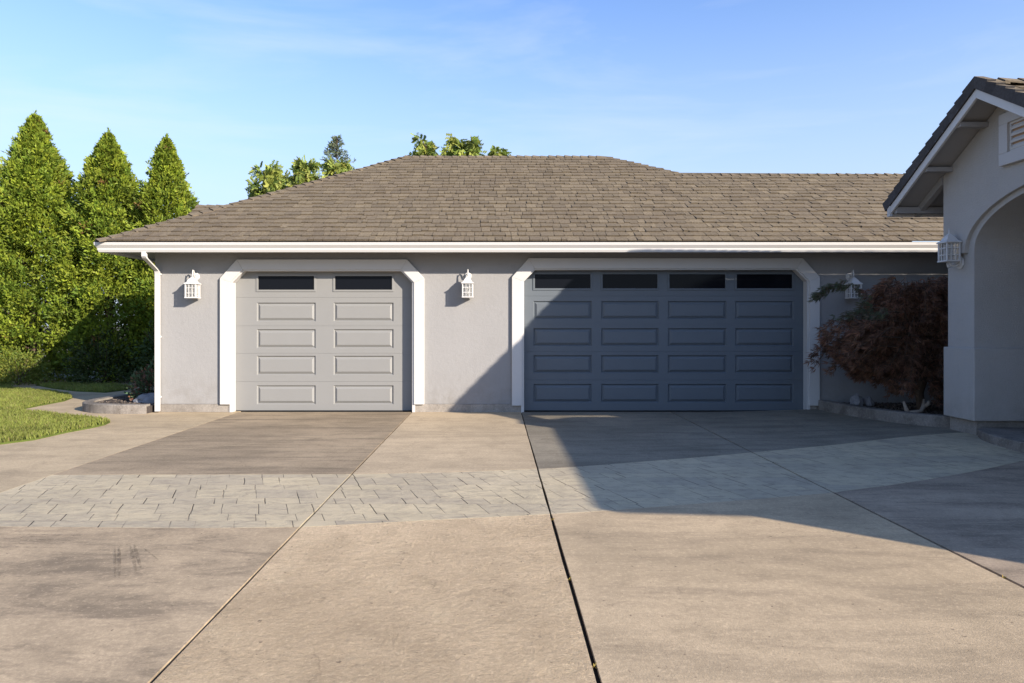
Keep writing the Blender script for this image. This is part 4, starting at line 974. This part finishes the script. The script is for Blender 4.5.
# soft conifer behind them
def conifer(X, Y, H, rad, seed):
    r = random.Random(seed); t = thing('conifer_tree', 'grey green conifer tip rising behind the left hip of the roof', 'tree', (X, Y, 0)); cr = MB(); tr = MB()
    tr.tube([(0, 0, -.06), (0, 0, H * .5), (0, 0, H)], [.16, .09, .008], 7)
    for k in range(260):
        f = (k / 260) ** .9; z = H * (.45 + .545 * f); a = r.uniform(0, 6.28); l = rad * (1 - f) ** .8 * r.uniform(.6, 1.1) + .06
        e = Vector((math.cos(a) * l, math.sin(a) * l, z + l * .35)); b = Vector((0, 0, z)); tr.tube([b, e], [.012, .003], 4)
        for j in range(20):
            p = b.lerp(e, r.uniform(.25, 1.05)); d = (e - b).normalized() + rvec(r) * .9; leaf_quad(cr, p, d.normalized(), rvec(r), r.uniform(.10, .2), .04, vary((.15, .185, .11), .25))
    tr.build('trunk', M['bark'], t, offset=(0, 0, 0)); cr.build('crown', M['leaf'], t, offset=(0, 0, 0), recalc=False)
x, h = peek(337, 136, 30); conifer(x, 30, h, 2.0, 4)

# weeping laceleaf maple
def maple():
    r = random.Random(17); loc = (6.72, 10.75, .16); t = thing('japanese_maple', 'dark red weeping laceleaf maple in the shaded bed beside the entry pier', 'tree', loc); tr = MB(); cr = MB()
    tr.tube([(0, 0, -.05), (-.05, .02, .3), (.03, -.03, .6), (-.02, .02, .95)], [.075, .065, .055, .05], 9)
    tips = []
    for k in range(300):
        a = r.uniform(0, 6.283); lvl = (r.randrange(5) + r.random() * .4) / 5
        rx = 1.58 * (1 if math.cos(a) < 0 else .8); reach = r.uniform(.45, 1.0) * (1.0 - .35 * lvl)
        zt = .62 + 1.50 * lvl ** .85 + r.uniform(-.1, .1); drop = r.uniform(.25, .75) * (1 - .35 * lvl)
        e = Vector((math.cos(a) * rx * reach, math.sin(a) * .8 * reach, zt - drop)); top_ = Vector((math.cos(a) * rx * reach * .55, math.sin(a) * .5 * reach, zt + .05))
        b = Vector((0, 0, .55 + .45 * lvl)); pts = [b, b.lerp(top_, .55) + Vector((0, 0, .08)), top_, top_.lerp(e, .55) + Vector((0, 0, .06)), e]
        e.z = max(e.z, .22 + .75 * max(0, -e.x - .35)); pts[3].z = max(pts[3].z, .25 + .75 * max(0, -pts[3].x - .35))
        tr.tube(pts, [.02, .014, .009, .006, .003], 5); tips.append((pts, a))
    tips.append(([Vector((-.1, 0, 1.0)), Vector((-.55, .2, 1.7)), Vector((-.95, .3, 2.02)), Vector((-1.3, .3, 1.98)), Vector((-1.55, .3, 1.80))], math.pi)); tips.append((tips[-1][0], math.pi)); tips.append((tips[-1][0], math.pi))
    for q in range(20):
        z = r.uniform(.85, 1.85); yy = r.uniform(-.75, .35); rch = r.uniform(1.15, 1.72) * (1.0 - .22 * abs(z - 1.15))
        pts = [Vector((-.08, 0, .5 + z * .3)), Vector((-rch * .35, yy * .5, z + .12)), Vector((-rch * .65, yy * .8, z + .14)), Vector((-rch * .87, yy, z)), Vector((-rch, yy, max(.6, z - r.uniform(.14, .3))))]
        tr.tube(pts, [.02, .014, .009, .006, .003], 5); tips.append((pts, math.pi))
    for sx in (0, .1): tips.append(([Vector((-.1, -.1, .9)), Vector((-.6, -.3, 1.3)), Vector((-1.1, -.35, 1.35)), Vector((-1.4, -.35 + sx, 1.25)), Vector((-1.72, -.35 + sx, 1.12))], math.pi))
    for pts, a in tips:
        for j in range(46):
            f = r.uniform(1.0, 4.0); i = min(3, int(f)); p = pts[i].lerp(pts[i + 1], f - i) + rvec(r) * r.uniform(0, .10)
            out = Vector((math.cos(a), math.sin(a), -.55)).normalized()
            green = p.x < -.8 and p.z > 1.45
            if green: base = r.choice([(.13, .14, .08), (.16, .13, .085), (.11, .13, .07)])
            else: base = r.choice([(.26, .14, .088), (.175, .10, .064), (.32, .17, .105), (.15, .09, .06)])
            for q in range(9):                   # thin cut lobes of one leaf
                d = (out + rvec(r) * .75).normalized(); leaf_quad(cr, p, d, rvec(r), r.uniform(.06, .13), r.uniform(.008, .014), vary(base, .2))
    tr.build('trunk', M['bark'], t, offset=(0, 0, 0)); cr.build('crown', M['maple_leaf'], t, offset=(0, 0, 0), recalc=False)
maple()

# weeds in the driveway joints
for k, (xx, yy, lab) in enumerate(((JA, 5.35, 'tiny yellow weed in the centre driveway joint near the stamped band'), (JA, 4.1, 'tiny dry weed in the centre driveway joint halfway to the bottom edge'), (JA, 3.05, 'yellow weed in the centre driveway joint at the bottom edge'), (JC, 4.12, 'dry yellow weed tuft in the right hand driveway joint'))):
    mb = MB(); r = random.Random(80 + k)
    for j in range(10): leaf_quad(mb, Vector((xx, yy, -.01)), (Vector((0, 0, .6)) + rvec(r)).normalized(), rvec(r), r.uniform(.012, .03), .008, vary((.3, .22, .06), .25))
    tag(mb.build('weed', M['leaf'], recalc=False), lab, 'weed', 'weeds in the driveway joints')
